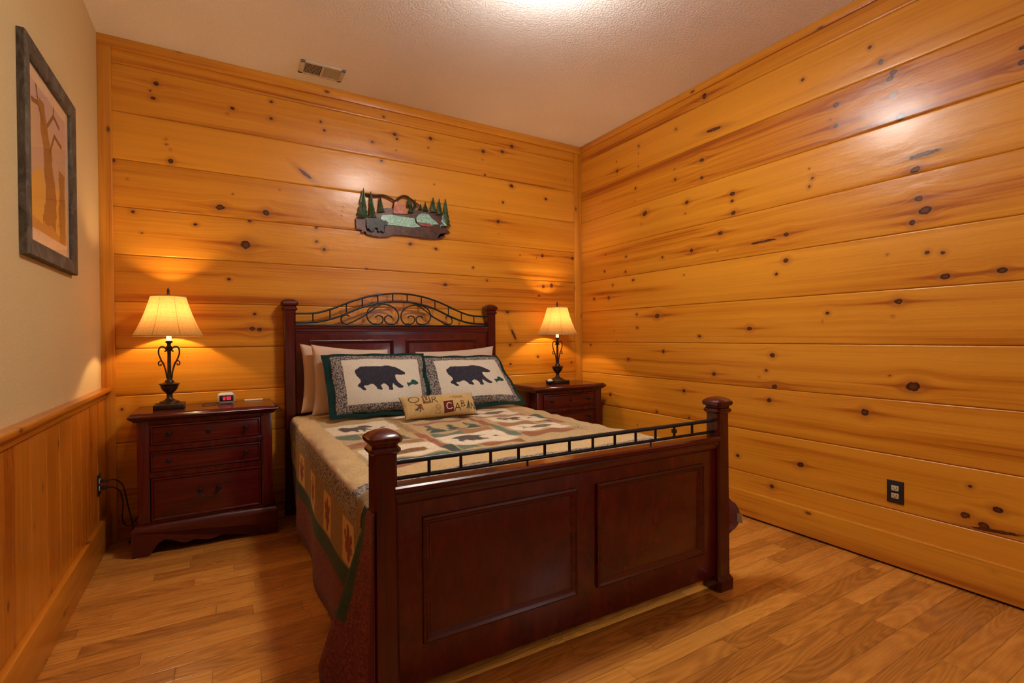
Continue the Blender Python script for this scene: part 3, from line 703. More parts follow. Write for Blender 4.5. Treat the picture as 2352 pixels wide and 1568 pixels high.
# ------------------------------------------------------------------ table lamps (origin on the table top)
def make_lamp(label, x, y, z):
    t = thing('table_lamp', label, 'lamp', (x, y, z), 'bedside table lamps')
    def lp(name, bm, mat, sm=40): return part(name, bm, mat, t, sm, world=False)
    bm = bmesh.new(); box(bm, -.076, .076, -.076, .076, 0, .027, .003); lathe(bm, [(.070, .027), (.066, .031), (.052, .034), (.050, .040), (.030, .047), (.018, .058), (.014, .072), (.016, .084)], seg=32); lp('base', bm, M['bronze'])
    bm = bmesh.new(); lathe(bm, [(.014, .082), (.020, .092), (.036, .108), (.044, .126), (.046, .138), (.053, .143), (.053, .147), (.040, .149), (.024, .154), (.022, .164), (.015, .170)], seg=32); lp('urn', bm, M['bronze'])
    bm = bmesh.new(); lathe(bm, [(.0125, .166), (.010, .20), (.009, .33), (.011, .352), (.016, .358), (.016, .366), (.010, .372), (.010, .384), (.018, .389), (.018, .398), (.011, .402)], seg=20); lp('stem', bm, M['bronze'])
    for s_ in (-1, 1):
        for rot in (0,):
            bm = bmesh.new()
            path = [(.012, .175), (.016, .215), (.026, .255), (.042, .295), (.051, .328), (.048, .355), (.036, .367), (.022, .362), (.014, .350), (.016, .340), (.023, .340)]
            tube(bm, [(s_*p[0], 0, p[1]) for p in smoothline(path, 6)], .0042, 8, flat=1.2)
            path = [(.022, .248), (.030, .272), (.042, .282), (.052, .272), (.050, .258), (.041, .256), (.039, .265)]
            tube(bm, [(s_*p[0], 0, p[1]) for p in smoothline(path, 6)], .0036, 8)
            lp('scroll_arm', bm, M['bronze'])
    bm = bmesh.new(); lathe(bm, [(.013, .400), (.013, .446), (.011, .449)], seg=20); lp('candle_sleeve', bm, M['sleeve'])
    bm = bmesh.new(); lathe(bm, [(.012, .449), (.014, .465), (.026, .495), (.029, .515), (.024, .535), (.010, .548), (.002, .551)], seg=24); lp('bulb', bm, M['bulb'])
    prof = []
    for i in range(15):
        f = i/14; r = .088+(.176-.088)*(.72*f+.28*f**2.6); prof.append((r, .665-.235*f))
    bm = bmesh.new(); lathe(bm, prof, seg=64, caps=False); sh = lp('lamp_shade', bm, M['shade'])
    for r, z in ((.0885, .664), (.1755, .431)):
        bm = bmesh.new(); tube(bm, [(r*math.cos(a), r*math.sin(a), z) for a in np.linspace(0, 2*math.pi, 65)[:-1]], .0032, 6, closed=True); part('trim_band', bm, plain('shade_braid', (.33, .23, .12), .8), sh, 40, world=False)
    bm = bmesh.new(); tube(bm, smoothline([(-.012, 0, .452), (-.045, 0, .49), (-.045, 0, .57), (0, 0, .672)], 6), .0018, 6); tube(bm, smoothline([(.012, 0, .452), (.045, 0, .49), (.045, 0, .57), (0, 0, .672)], 6), .0018, 6)
    for a in (0, 2.09, 4.19): tube(bm, [(0, 0, .662), (.088*math.cos(a), .088*math.sin(a), .662)], .0016, 6)
    lp('harp', bm, M['dark_metal'])
    bm = bmesh.new(); lathe(bm, [(.006, .668), (.009, .672), (.009, .682), (.005, .685), (.008, .694), (.007, .702), (.001, .718)], seg=16); lp('finial', bm, M['bronze'])
    # the bulb's own light
    point_light('bulb_light', (0, 0, .545), BULB_POWER, BULB_COL, .03, t)
    return t
lamp = make_lamp('bronze scroll table lamp with lit bell shade beside the digital clock', .345, -.190, .7905)
dup(lamp, (3.168, -.215, .7905), 'bronze scroll table lamp with lit bell shade in the corner right of the bed')

# ------------------------------------------------------------------ small things on the nightstands
t = thing('alarm_clock', 'small grey alarm clock with red digits on the left nightstand', 'clock', (.636, -.15, .7905))
bm = bmesh.new()
t2 = bmesh.new(); bmesh.ops.create_cube(t2, size=1)
for v in t2.verts: v.co = Vector((v.co.x*.094, v.co.y*.05, v.co.z*.070))
bmesh.ops.bevel(t2, geom=t2.edges[:], offset=.020, segments=5, affect='EDGES', profile=.5)
merge(bm, t2, Matrix.Translation((.636, -.15, .8262))); part('case', bm, M['clock_grey'], t, 60)
bm = bmesh.new(); box(bm, .600, .677, -.1775, -.172, .808, .846, .0025); part('display', bm, M['black_plastic'], t)
SEG = {'0': 'abcdef', '1': 'bc', '2': 'abged', '8': 'abcdefg', '9': 'abcdfg', '3': 'abgcd'}
bm = bmesh.new()
def digit(bm, ch, x0, z0, w=.0085, h=.019, th=.0022, y=-.1782):
    S = {'a': (0, h-th, w, h), 'd': (0, 0, w, th), 'g': (0, h/2-th/2, w, h/2+th/2), 'f': (0, h/2, th, h), 'b': (w-th, h/2, w, h), 'e': (0, 0, th, h/2), 'c': (w-th, 0, w, h/2)}
    for k in SEG[ch]: a = S[k]; box(bm, x0+a[0], x0+a[2], y-.0004, y+.001, z0+a[1], z0+a[3])
for ch, xx in zip('1203', (.613, .6235, .6405, .652)): digit(bm, ch, xx, .8175)
for zc in (.823, .831): box(bm, .6350, .6368, -.1786, -.177, zc-.001, zc+.001)
part('digits', bm, M['led'], t, 0)
bm = bmesh.new(); tube(bm, smoothline([(.595, -.128, .803), (.57, -.115, .797), (.535, -.10, .7945), (.512, -.125, .7945), (.51, -.165, .7945), (.53, -.19, .7945), (.575, -.175, .7945), (.60, -.15, .7945)], 6), .0022, 8); part('cable', bm, M['black_plastic'], t)
bm = bmesh.new(); box(bm, .742, .850, -.075, -.035, .7904, .7985, .002); tag(finish('note_card', bm, M['pale_card']), 'flat pale slab lying at the back of the left nightstand top', 'card')
t = thing('gadget', 'small rounded silver and dark gadget beside the right lamp base', 'gadget', (3.036, -.285, .7905))
for nm, sc, dz, mt in (('casing', (.030, .026, .020), .0205, M['black_plastic']), ('silver_cap', (.027, .0235, .015), .0300, M['clock_grey'])):
    bm = bmesh.new(); bmesh.ops.create_uvsphere(bm, u_segments=24, v_segments=14, radius=1)
    bmesh.ops.transform(bm, matrix=Matrix.Translation((3.036, -.285, .7905+dz)) @ Matrix.Diagonal((*sc, 1)), verts=bm.verts[:]); part(nm, bm, mt, t, 60)

# ------------------------------------------------------------------ bed frame
t = thing('bed', 'dark cherry panel bed with black iron scrollwork on the headboard and foot rail', 'bed', (1.80, -1.15, 0))
BED = t
def post(name, cx_, cy_, prof, parent=BED): bm = bmesh.new(); sqpost(bm, prof, cx_, cy_); return part(name, bm, M['maho_z'], parent, 30)
HBP = [(.042, 0), (.042, .05), (.037, .055), (.037, 1.385), (.0385, 1.39), (.046, 1.395), (.049, 1.403), (.045, 1.41), (.041, 1.414), (.041, 1.42), (.050, 1.427), (.054, 1.438), (.052, 1.448), (.045, 1.458), (.030, 1.468), (.010, 1.474)]
hy = -.073
for x in (1.017, 2.573): post('headboard_post', x, hy, HBP)
bm = bmesh.new()
box(bm, 1.05, 2.54, hy-.018, hy+.018, .45, 1.245, .002); part('headboard_panel', bm, M['maho_d'], BED)
bm = bmesh.new()
prism(bm, [(hy+.02, 1.225), (hy+.02, 1.283), (hy-.03, 1.283), (hy-.034, 1.279), (hy-.033, 1.268), (hy-.028, 1.262), (hy-.030, 1.252), (hy-.024, 1.246), (hy-.024, 1.238), (hy-.019, 1.234), (hy-.019, 1.225)], 'x', 1.05, 2.54); part('headboard_crown', bm, M['maho_x'], BED, 30)
for x0, x1 in ((1.140, 1.737), (1.832, 2.436)):
    bm = bmesh.new(); ringframe(bm, x0, x1, .52, 1.187, hy-.0165, [(0, 0), (.001, .010), (.007, .013), (.014, .008), (.022, .006), (.029, .001), (.029, 0)]); part('panel_moulding', bm, M['maho_x'], BED, 30)
# iron
CXH = 1.793; iy = hy
topc = [(0, 1.537), (.1, 1.531), (.2, 1.515), (.3, 1.487), (.38, 1.457), (.46, 1.423), (.54, 1.394), (.62, 1.376), (.745, 1.371)]
lowc = [(0, 1.475), (.09, 1.471), (.17, 1.458), (.25, 1.437), (.32, 1.411), (.4, 1.375), (.48, 1.344), (.56, 1.322), (.63, 1.312), (.745, 1.309)]
def arch(c, n=8):
    pts = [(-a, b) for a, b in c[::-1]]+c[1:]
    return [(CXH+p[0], iy, p[1]) for p in smoothline(pts, n)]
def zat(c, dx): return float(np.interp(abs(dx), [a for a, b in c], [b for a, b in c]))
bm = bmesh.new(); tube(bm, arch(topc), .0070, 10); part('arch_rail', bm, M['iron'], BED, 60)
bm = bmesh.new(); tube(bm, arch(lowc), .0070, 10); part('arch_rail', bm, M['iron'], BED, 60)
bm = bmesh.new(); tube(bm, [(1.05, iy, 1.291), (2.54, iy, 1.291)], .0075, 10); part('bottom_rail', bm, M['iron'], BED, 60)
for k in range(12):
    x = 1.170+.1138*k; bm = bmesh.new(); tube(bm, [(x, iy, zat(lowc, x-CXH)), (x, iy, zat(topc, x-CXH))], .0052, 8); part('baluster', bm, M['iron'], BED, 60)
S1 = [(1.605,1.352),(1.625,1.366),(1.65,1.362),(1.663,1.342),(1.655,1.315),(1.625,1.302),(1.585,1.306),(1.555,1.33),(1.543,1.37),(1.558,1.412),(1.595,1.44),(1.645,1.452),(1.70,1.448),(1.75,1.425),(1.780,1.385),(1.782,1.345),(1.765,1.314),(1.735,1.302),(1.70,1.306),(1.676,1.33),(1.680,1.355),(1.70,1.367),(1.722,1.362),(1.73,1.35)]
S2 = [(1.418,1.357),(1.40,1.368),(1.375,1.362),(1.360,1.342),(1.365,1.315),(1.395,1.302),(1.42,1.308),(1.48,1.338),(1.53,1.368),(1.58,1.405),(1.635,1.442),(1.68,1.459)]
for S in (S1, S2):
    for m_ in (0, 1):
        bm = bmesh.new(); tube(bm, [((2*CXH-p[0]) if m_ else p[0], iy, p[1]) for p in smoothline(S, 6)], .0052, 8); part('scroll', bm, M['iron'], BED, 60)
# footboard (turned a hair, as it stands)
th = math.radians(-1.3); OF = Vector((1.840, -2.215, 0))
RF = Matrix.Translation(OF) @ Matrix.Rotation(th, 4, 'Z')
def fpart(name, bm, mat, sm=40):
    bmesh.ops.transform(bm, matrix=RF, verts=bm.verts[:]); return part(name, bm, mat, BED, sm)
FBP = [(.050, 0), (.053, .008), (.053, .050), (.047, .060), (.0415, .066), (.0405, .08), (.0375, .82), (.038, .832), (.043, .835), (.0485, .842), (.0485, .850), (.043, .856), (.040, .860), (.042, .866), (.050, .870), (.0535, .878), (.0535, .886), (.049, .892), (.040, .899), (.022, .907), (.008, .910)]
for x in (-.789, .807):
    bm = bmesh.new(); sqpost(bm, FBP, x, 0); fpart('footboard_post', bm, M['maho_z'], 30)
bm = bmesh.new(); box(bm, -.76, .775, -.020, .018, .066, .70, .003); fpart('footboard_panel', bm, M['maho_d'])
bm = bmesh.new()
prism(bm, [(.024, .66), (.024, .727), (-.036, .727), (-.043, .722), (-.042, .708), (-.034, .701), (-.036, .692), (-.030, .684), (-.028, .672), (-.0195, .662)], 'x', -.76, .775); fpart('footboard_crown', bm, M['maho_x'], 30)
for x0, x1 in ((-.668, -.044), (.054, .678)):
    bm = bmesh.new(); ringframe(bm, x0, x1, .194, .612, -.0185, [(0, 0), (.001, .012), (.008, .016), (.016, .010), (.020, .010), (.028, .002), (.034, .001), (.034, 0)]); fpart('panel_moulding', bm, M['maho_x'], 30)
bm = bmesh.new(); tube(bm, [(-.76, 0, .797), (.775, 0, .797)], .0085, 10); fpart('foot_rail', bm, M['iron'], 60)
bm = bmesh.new(); tube(bm, [(-.76, 0, .744), (.775, 0, .744)], .0065, 10); fpart('foot_rail', bm, M['iron'], 60)
for k in range(12):
    x = -.634+.1152*k; bm = bmesh.new(); tube(bm, [(x, 0, .744), (x, 0, .797)], .0058, 8); fpart('baluster', bm, M['iron'], 60)
for x in (-.25, .375): bm = bmesh.new(); tube(bm, [(x, 0, .727), (x, 0, .744)], .004, 8); fpart('rail_stub', bm, M['iron'], 60)
bm = bmesh.new(); box(bm, .508, .526, -.010, .008, .764, .780, .002); fpart('rail_clamp', bm, M['iron'])
for xs in (1.045, 2.555):
    bm = bmesh.new(); box(bm, xs-.012, xs+.012, -2.19, -.11, .22, .36, .003); part('side_rail', bm, M['maho_y'], BED)
# mattress
t = thing('mattress', 'thick mattress on a box spring under the quilt', 'mattress', (1.80, -1.12, .24))
bm = bmesh.new(); box(bm, 1.07, 2.53, -2.13, -.125, .245, .43, .02, 3); part('box_spring', bm, M['mattress'], t)
bm = bmesh.new(); box(bm, 1.045, 2.555, -2.13, -.125, .432, .635, .05, 5); part('mattress_body', bm, M['mattress'], t, 60)

# ------------------------------------------------------------------ quilt
TAN, CREAM, PR_A, PR_B = (.54, .37, .175), (.72, .60, .43), (.34, .28, .22), (.045, .040, .048)
GRN, GRN_D, BURG, BURG2 = (.085, .115, .075), (.010, .038, .028), (.105, .012, .018), (.20, .045, .045)
BRN, RED, SQT, YEL = (.24, .115, .042), (.235, .070, .045), (.20, .125, .045), (.50, .33, .11)
BEAR = [(590,385),(620,360),(680,357),(760,360),(830,358),(860,350),(890,348),(920,360),(960,368),(1000,395),(1030,420),(1055,440),(1050,462),(1020,468),(990,470),(960,462),(945,480),(950,520),(970,560),(1000,590),(1018,610),(1005,625),(975,628),(950,610),(930,590),(915,570),(905,600),(910,640),(895,650),(860,642),(870,625),(860,600),(840,575),(820,570),(790,590),(800,620),(805,635),(790,642),(750,630),(745,610),(720,580),(700,572),(660,590),(630,590),(625,600),(645,630),(640,643),(615,640),(590,610),(565,590),(575,570),(600,550),(600,520),(570,470),(560,430),(565,400)]
FISH = [(1055,560),(1075,568),(1100,560),(1105,540),(1125,525),(1150,535),(1185,565),(1180,580),(1150,592),(1110,590),(1085,600),(1070,615),(1060,590)]
def nb(poly): return [((x-560)/500, (650-y)/300) for x, y in poly]      # bear box -> 0..1
BEARN = nb(BEAR); FISHN = nb(FISH)
XL, XR, YH, YFT, ZT = 1.018, 2.600, -.135, -2.125, .666
ds_max = .62
sL = -np.concatenate([np.arange(ds_max, 0, -.009), [0]])
nT = 210
sT = np.linspace(0, 1, nT)[1:-1]
sR = np.concatenate([[0], np.arange(.009, ds_max+.009, .009)])
tA = np.arange(0, YH-YFT, .009); tB = np.arange(0, .62, .010)
TT = np.concatenate([tA, (YH-YFT)+tB])
nS = len(sL)+len(sT)+len(sR)
Xp = np.zeros((len(TT), nS)); Yp = Xp.copy(); Zp = Xp.copy(); DS = Xp.copy(); TX = Xp.copy(); TD = Xp.copy(); SIDE = np.zeros(Xp.shape, int)
Lc = YH-YFT
def side_pos(ds, t, sgn, xe):
    """hanging part: ds down from the edge, t along from the head"""
    tt = np.minimum(t, Lc); y = YH-tt
    rnd = .030
    z = ZT-.012-ds*1.0; x = np.full(np.shape(z+y), xe, float)
    a = np.clip(ds/.06, 0, 1)
    x = xe+sgn*.018*np.sin(a*math.pi/2)
    wav = np.sin(tt*5.2+.6)*.5+np.sin(tt*11+2.1)*.3+np.sin(tt*2.3)*.4
    x = x+sgn*(.004+.028*ds)*wav*np.clip(ds/.3, 0, 1)*1.5
    # tucked in behind the headboard end
    x = x-sgn*np.clip(.5-tt, 0, .5)*.10*ds/.6
    # gather lift of hem toward the head
    hem = ds_max*1.0; z = z+np.clip(ds, 0, 1)*.10*(np.clip(.8-tt, 0, .8)/.8)**1.0
    z = z+.02*np.sin(tt*4.1)*ds/.6
    e = np.clip(t-Lc, 0, None)
    g = np.clip((ds-.07)/.48, .03, 1)
    # dog-ear at the foot corner: out towards the head side, folded back to the post
    fx, fy = sgn*.110*g, .17*g
    if sgn > 0:      # the right corner rolls outward past the foot post
        roll = np.sin(np.pi*np.clip((ds-.16)/.46, 0, 1))*(e > 0)
        fx, fy = .135*roll, -.150*roll; z = np.where(e > 0, ZT-.012-ds*.76, z)
    k1 = np.clip(e/.03, 0, 1); k2 = np.clip((e-.03)/.30, 0, 1)
    near = np.clip((tt-(Lc-.55))/.55, 0, 1)**2
    x = x+near*sgn*.035*g*np.clip(ds/.4, 0, 1)
    tipx, tipy = x+fx, y+fy
    exx, eyy = xe+sgn*.012, y-.115
    x2 = x+(tipx-x)*(1-np.cos(k1*math.pi/2)); y2 = y+(tipy-y)*np.sin(k1*math.pi/2)
    x2 = np.where(k2 > 0, tipx+(exx-tipx)*k2, x2); y2 = np.where(k2 > 0, tipy+(eyy-tipy)*k2**.80, y2)
    z = z-near*.06*g*np.clip(ds/.6, 0, 1)
    z = np.maximum(z, .008+.006*np.sin(t*40)**2)
    return x2, y2, z
c0 = 0
T2 = np.repeat(TT[:, None], len(sL), 1); D2 = np.repeat((-sL)[None], len(TT), 0)
x, y, z = side_pos(D2, T2, -1, XL); Xp[:, :len(sL)], Yp[:, :len(sL)], Zp[:, :len(sL)] = x, y, z
DS[:, :len(sL)] = D2; TX[:, :len(sL)] = XL-D2
c1 = len(sL); c2 = c1+len(sT)
T2 = np.repeat(TT[:, None], len(sT), 1); S2_ = np.repeat(sT[None], len(TT), 0)
xx = XL+(XR-XL)*S2_; e = np.clip(T2-Lc, 0, None); yy = YH-np.minimum(T2, Lc)
crown = .016*np.sin(np.pi*S2_)**.5
puff = .0050*np.sin(xx*34+np.sin(yy*9)*1.5)*np.sin(yy*31)+.004*np.sin(xx*7+yy*5)
edge = .012*(1-np.clip(np.minimum(S2_, 1-S2_)*(XR-XL)/.05, 0, 1))**2
footr = .03*(1-np.clip((Lc-np.minimum(T2, Lc))/.06, 0, 1))**2
Xp[:, c1:c2] = xx; Yp[:, c1:c2] = yy-.012*np.sin(np.clip(e/.05, 0, 1)*math.pi/2); Zp[:, c1:c2] = ZT+crown+puff-edge-footr-np.clip(e, 0, .40)*.98
Yp[:, c1:c2] = np.where(e > .40, yy-.012+(e-.40)*.3, Yp[:, c1:c2])
TX[:, c1:c2] = xx
T2 = np.repeat(TT[:, None], len(sR), 1); D2 = np.repeat(sR[None], len(TT), 0)
x, y, z = side_pos(D2, T2, 1, XR); Xp[:, c2:], Yp[:, c2:], Zp[:, c2:] = x, y, z
DS[:, c2:] = D2; TX[:, c2:] = XR+D2
TY = YH-TT[:, None]+0*Xp
ring = np.maximum(DS, np.clip(TT[:, None]-Lc+.20, 0, None)*np.ones_like(Xp))     # distance out from the print line
flap = (DS > 0) & (TT[:, None] > Lc+1e-6)
ring = np.where(flap, np.maximum(DS, TT[:, None]-Lc+np.where(TX > 1.8, .39, .275)), ring)
foot_in = (TT[:, None]-Lc+.20) > DS
along = np.where(foot_in, TX, -TY)
ca = np.zeros(Xp.shape+(3,)); ca[:] = TAN; cb = ca.copy(); cb[:] = tuple(a*.86 for a in TAN)
def paint(mask, a, b=None):
    ca[mask] = a; cb[mask] = b if b is not None else tuple(q*.80 for q in a)
def rect(x0, x1, y0, y1, a, b=None): paint((TX > x0) & (TX < x1) & (TY > y0) & (TY < y1), a, b)
def motif(poly, x0, y0, w, h, col, flip=False):
    u_ = (TX-x0)/w; v_ = (TY-y0)/h
    if flip: u_ = 1-u_
    paint(inpoly(u_, v_, poly), col, tuple(q*.6 for q in col))
top = (DS == 0) & (TT[:, None] < Lc)
# centre patchwork
GND = (.44, .31, .155)
rect(1.13, 2.46, -1.74, -.30, GND, (.37, .26, .12))
DKG = (.045, .070, .055)
def bearpanel(x0, x1, y0, y1):
    rect(x0, x1, y0, y1, CREAM)
    motif(BEARN, x0+.06, y0+.06, (x1-x0)*.52, (y1-y0)*.58, (.085, .070, .062))
    motif([(a-.92, b+.02) for a, b in FISHN], x0+(x1-x0)*.70, y0+.06, (x1-x0)*.5, (y1-y0)*.6, (.05, .08, .06))
def canoepanel(x0, x1, y0, y1):
    rect(x0, x1, y0, y1, CREAM)
    motif([(0, .35), (.06, .75), (.1, .62), (.9, .62), (.94, .75), (1, .35), (.85, .1), (.15, .1)], x0+.05, y0+.04, (x1-x0)-.1, (y1-y0)*.6, BRN)
    motif([(0, 0), (0, 1), (.06, 1), (.06, 0)], x0+.15, y0+(y1-y0)*.45, (x1-x0)*.4, .05, (.14, .11, .09))
def fishpanel(x0, x1, y0, y1):
    rect(x0, x1, y0, y1, CREAM)
    motif([(0, .2), (.16, .5), (0, .8), (.24, .62), (.6, .95), (1, .5), (.6, .08), (.24, .4)], x0+.04, y0+.03, (x1-x0)-.1, (y1-y0)*.62, (.17, .13, .10))
def trees(x0, x1, y0, y1, n):
    w = (x1-x0)/n
    for k in range(n):
        hh = (y1-y0)*(1, .72, .85)[k % 3]
        for a, sc in ((0, 1), (.34, .72), (.64, .46)): motif([(0, 0), (.5, 1), (1, 0)], x0+w*k+w*(1-sc)/2, y0+hh*a, w*sc, hh*.42, (DKG, GRN)[(k+int(a*3)) % 2])
bearpanel(1.13, 1.49, -1.00, -.70); canoepanel(1.15, 1.495, -1.67, -1.43); bearpanel(1.57, 1.93, -1.585, -1.34)
bearpanel(2.06, 2.39, -1.165, -.955); fishpanel(2.01, 2.36, -1.465, -1.30); bearpanel(1.57, 1.93, -.86, -.60); fishpanel(2.02, 2.38, -.86, -.66)
rect(1.13, 1.24, -1.17, -1.02, GRN, (.13, .16, .12)); rect(1.25, 1.36, -1.17, -1.02, (.20, .145, .09), BRN); trees(1.27, 1.49, -1.30, -1.13, 2)
rect(1.13, 1.49, -1.40, -1.33, BRN, (.30, .17, .07)); rect(1.13, 1.30, -1.33, -1.28, RED, (.32, .13, .09))
trees(1.58, 1.93, -1.215, -1.00, 3); rect(1.57, 1.74, -1.335, -1.26, GRN, (.14, .17, .12)); rect(1.74, 1.92, -1.335, -1.235, BRN, (.32, .16, .07)); rect(1.58, 1.92, -.99, -.93, RED, (.33, .15, .10))
rect(2.02, 2.25, -1.29, -1.185, BRN, (.33, .17, .08)); rect(2.27, 2.39, -1.26, -1.19, DKG, GRN); rect(2.00, 2.30, -1.59, -1.49, BRN, RED); rect(2.30, 2.40, -1.59, -1.49, (.37, .26, .12), BRN); rect(2.02, 2.38, -.945, -.885, RED, GND)
paint(top & (TX > 1.503) & (TX < 1.553) & (TY > -1.56) & (TY < -1.17), RED, (.32, .12, .085)); paint(top & (TX > 1.503) & (TX < 1.553) & (TY > -1.17) & (TY < -.30), (.36, .24, .11), BRN)
paint(top & (TX > 1.505) & (TX < 1.565) & (TY > -1.70) & (TY < -1.56), DKG)
paint(top & (TX > 1.94) & (TX < 1.99) & (TY > -1.53) & (TY < -1.22), GRN, (.14, .17, .13)); paint(top & (TX > 1.94) & (TX < 1.99) & (TY > -1.22) & (TY < -.6), BRN, RED)
rect(1.575, 1.665, -1.685, -1.60, GRN, (.15, .19, .13)); rect(1.69, 1.93, -1.66, -1.61, RED, BRN); rect(2.395, 2.45, -1.55, -1.33, GND, (.25, .22, .13)); rect(2.395, 2.45, -1.13, -.95, DKG, GRN); rect(2.395, 2.45, -1.30, -1.15, RED, (.35, .17, .11))
rect(1.13, 1.49, -1.735, -1.69, GRN, (.12, .15, .10))
for k, x0 in enumerate((1.2, 1.5, 1.8, 2.1, 2.3)): motif([(0, 0), (.5, 1), (1, 0)], x0, -1.80, .13, .09, (.10, .14, .10) if k % 2 else (.28, .11, .07))
paint((TX > 2.46) & top & (ring < .012), (.48, .335, .165), (.40, .28, .13))
# rings of borders: print, leaf squares, green, burgundy
paint((ring > .012) & (ring <= .105), PR_A, PR_B)
sq = (ring > .105) & (ring <= .300)
paint(sq, SQT, (.27, .175, .075))
ph = ((along-.575) % .385)
ysq = sq & (ph > .10) & (ph < .262) & (ring > .118) & (ring < .294)
paint(ysq, YEL, (.56, .38, .15))
lu = (ph-.10)/.162; lv = (ring-.118)/.176
leaf = np.minimum.reduce([segdist(lu, lv, q)*w for q, w in (([(.5, .82), (.5, .2)], .9), ([(.5, .6), (.25, .35)], 1), ([(.5, .6), (.75, .35)], 1), ([(.5, .75), (.28, .6)], 1.2), ([(.5, .75), (.72, .6)], 1.2))])
paint(ysq & (leaf < .085), (.17, .022, .018), (.26, .06, .03))
paint((ring > .300) & (ring <= .385), GRN_D, (.020, .060, .045))
pl = (ring > .385)
paint(pl, BURG, BURG2)
ln = (np.minimum((along*1 % .022), (ring % .024)) < .0035)
paint(pl & ln, (.16, .045, .035), (.085, .010, .016)); paint(pl & (ring > .575), BURG)
keep = np.ones((len(TT)-1, nS-1), bool); na_ = len(tA)
keep[na_-1:, c1-1] = False; keep[na_-1:, c2-1] = False
q = grid_mesh('quilt', np.stack([Xp, Yp, Zp], -1), M['cloth'], attrs={'ca': ca, 'cb': cb}, keep=keep)
tag(q, 'lodge patchwork quilt with bears, tan field, green and burgundy borders spread over the bed', 'quilt')
sm = q.modifiers.new('thickness', 'SOLIDIFY'); sm.thickness = .006; sm.offset = -1
bm = bmesh.new(); box(bm, 2.738, 2.741, -2.300, -2.272, .305, .345)
care = part('care_tag', bm, M['white_cloth'], q, 0); care['label'] = 'small white fabric tag'

# ------------------------------------------------------------------ pillows
def cushion(name, corners, thick, mat, n=(60, 40), pattern=None, flange=0, wr=.006, seed=0, parent=None, sag=.03, dogear=.0, plump=.5):
    """closed cushion on four corners TL,TR,BR,BL (front face towards the camera side)"""
    TL, TR, BR, BL = [np.array(c, float) for c in corners]
    nu, nv = n; s_ = np.linspace(0, 1, nu); t_ = np.linspace(0, 1, nv)
    S, T = np.meshgrid(s_, t_, indexing='xy')
    pinch = sag*(np.sin(np.pi*S)**.8)
    Tt = T; Ss = S
    a, b = 2*S-1, 2*T-1
    # edges bow inwards between the corners
    S3 = .5+(S-.5)*(1-sag*np.cos(b*np.pi/2)**.8*np.abs(a)**2); T3 = .5+(T-.5)*(1-sag*np.cos(a*np.pi/2)**.8*np.abs(b)**2)
    P = ((1-S3)*(1-T3))[..., None]*TL+(S3*(1-T3))[..., None]*TR+(S3*T3)[..., None]*BR+((1-S3)*T3)[..., None]*BL
    nrm = np.cross(TR-TL, BL-TL); nrm /= np.linalg.norm(nrm)
    if nrm[1] > 0: nrm = -nrm
    fa = np.clip((1-np.abs(a))/(1-flange*1.0), 0, 1) if flange else 1-np.abs(a)
    fi = flange
    ea = np.clip((1-np.abs(a)-fi)/(1-fi), 0, 1); eb = np.clip((1-np.abs(b)-fi*1.4)/(1-fi*1.4), 0, 1)
    prof = (1-(1-ea)**2.6)**plump*(1-(1-eb)**2.6)**plump
    r = np.random.default_rng(seed); wri = np.zeros(S.shape)
    for _ in range(7):
        k1, k2, p1 = r.uniform(-9, 9), r.uniform(-7, 7), r.uniform(0, 6); wri += np.sin(S*k1+T*k2+p1+np.sin(T*5+p1))
    for _ in range(4):      # folds running in from the corners
        k1, k2, p1 = r.uniform(14, 26), r.uniform(10, 20), r.uniform(0, 6); wri += .45*np.sin(S*k1-T*k2+p1)*(np.abs(a*b))*2
    wri *= wr/3
    edge = np.clip(np.minimum(1-np.abs(a), 1-np.abs(b))*14, 0, 1)
    front = P+nrm*((thick*.5*prof+.004*edge)+wri*(.35+.65*prof))[..., None]
    back = P-nrm*((thick*.5*prof+.004*edge)-wri*(.3)*1)[..., None]
    # wavy flange
    if flange:
        wv = .007*np.sin(S*19+seed)*np.clip(1-eb*8, 0, 1)+.007*np.sin(T*15+seed)*np.clip(1-ea*8, 0, 1)
        front = front+nrm*wv[..., None]; back = back+nrm*wv[..., None]
    V = np.concatenate([front.reshape(-1, 3), back.reshape(-1, 3)]); N_ = nu*nv
    idx = np.arange(N_).reshape(nv, nu)
    qf = np.stack([idx[:-1, :-1], idx[1:, :-1], idx[1:, 1:], idx[:-1, 1:]], -1).reshape(-1, 4)
    qb = (np.stack([idx[:-1, :-1], idx[:-1, 1:], idx[1:, 1:], idx[1:, :-1]], -1)+N_).reshape(-1, 4)
    rim = np.concatenate([idx[0, :], idx[1:, -1], idx[-1, -2::-1], idx[-2:0:-1, 0]])
    rn = np.roll(rim, -1); qr = np.stack([rim, rn, rn+N_, rim+N_], -1)
    q_ = np.concatenate([qf, qb, qr])
    me = bpy.data.meshes.new(name); me.vertices.add(len(V)); me.vertices.foreach_set('co', V.reshape(-1).astype('f'))
    me.loops.add(len(q_)*4); me.loops.foreach_set('vertex_index', q_.reshape(-1).astype('i'))
    me.polygons.add(len(q_)); me.polygons.foreach_set('loop_start', np.arange(0, len(q_)*4, 4, dtype='i'))
    me.update(calc_edges=True); me.polygons.foreach_set('use_smooth', np.ones(len(q_), bool))
    if pattern is not None:
        A, B = pattern(S, T); set_attrs(me, {'ca': np.concatenate([A.reshape(-1, 3)]*2), 'cb': np.concatenate([B.reshape(-1, 3)]*2)})
    me.materials.append(mat); bmx = bmesh.new(); bmx.from_mesh(me); bmesh.ops.recalc_face_normals(bmx, faces=bmx.faces); bmx.to_mesh(me); bmx.free()
    o = bpy.data.objects.new(name, me); COL.objects.link(o)
    if parent: o.parent = parent
    return o
ZB = .697
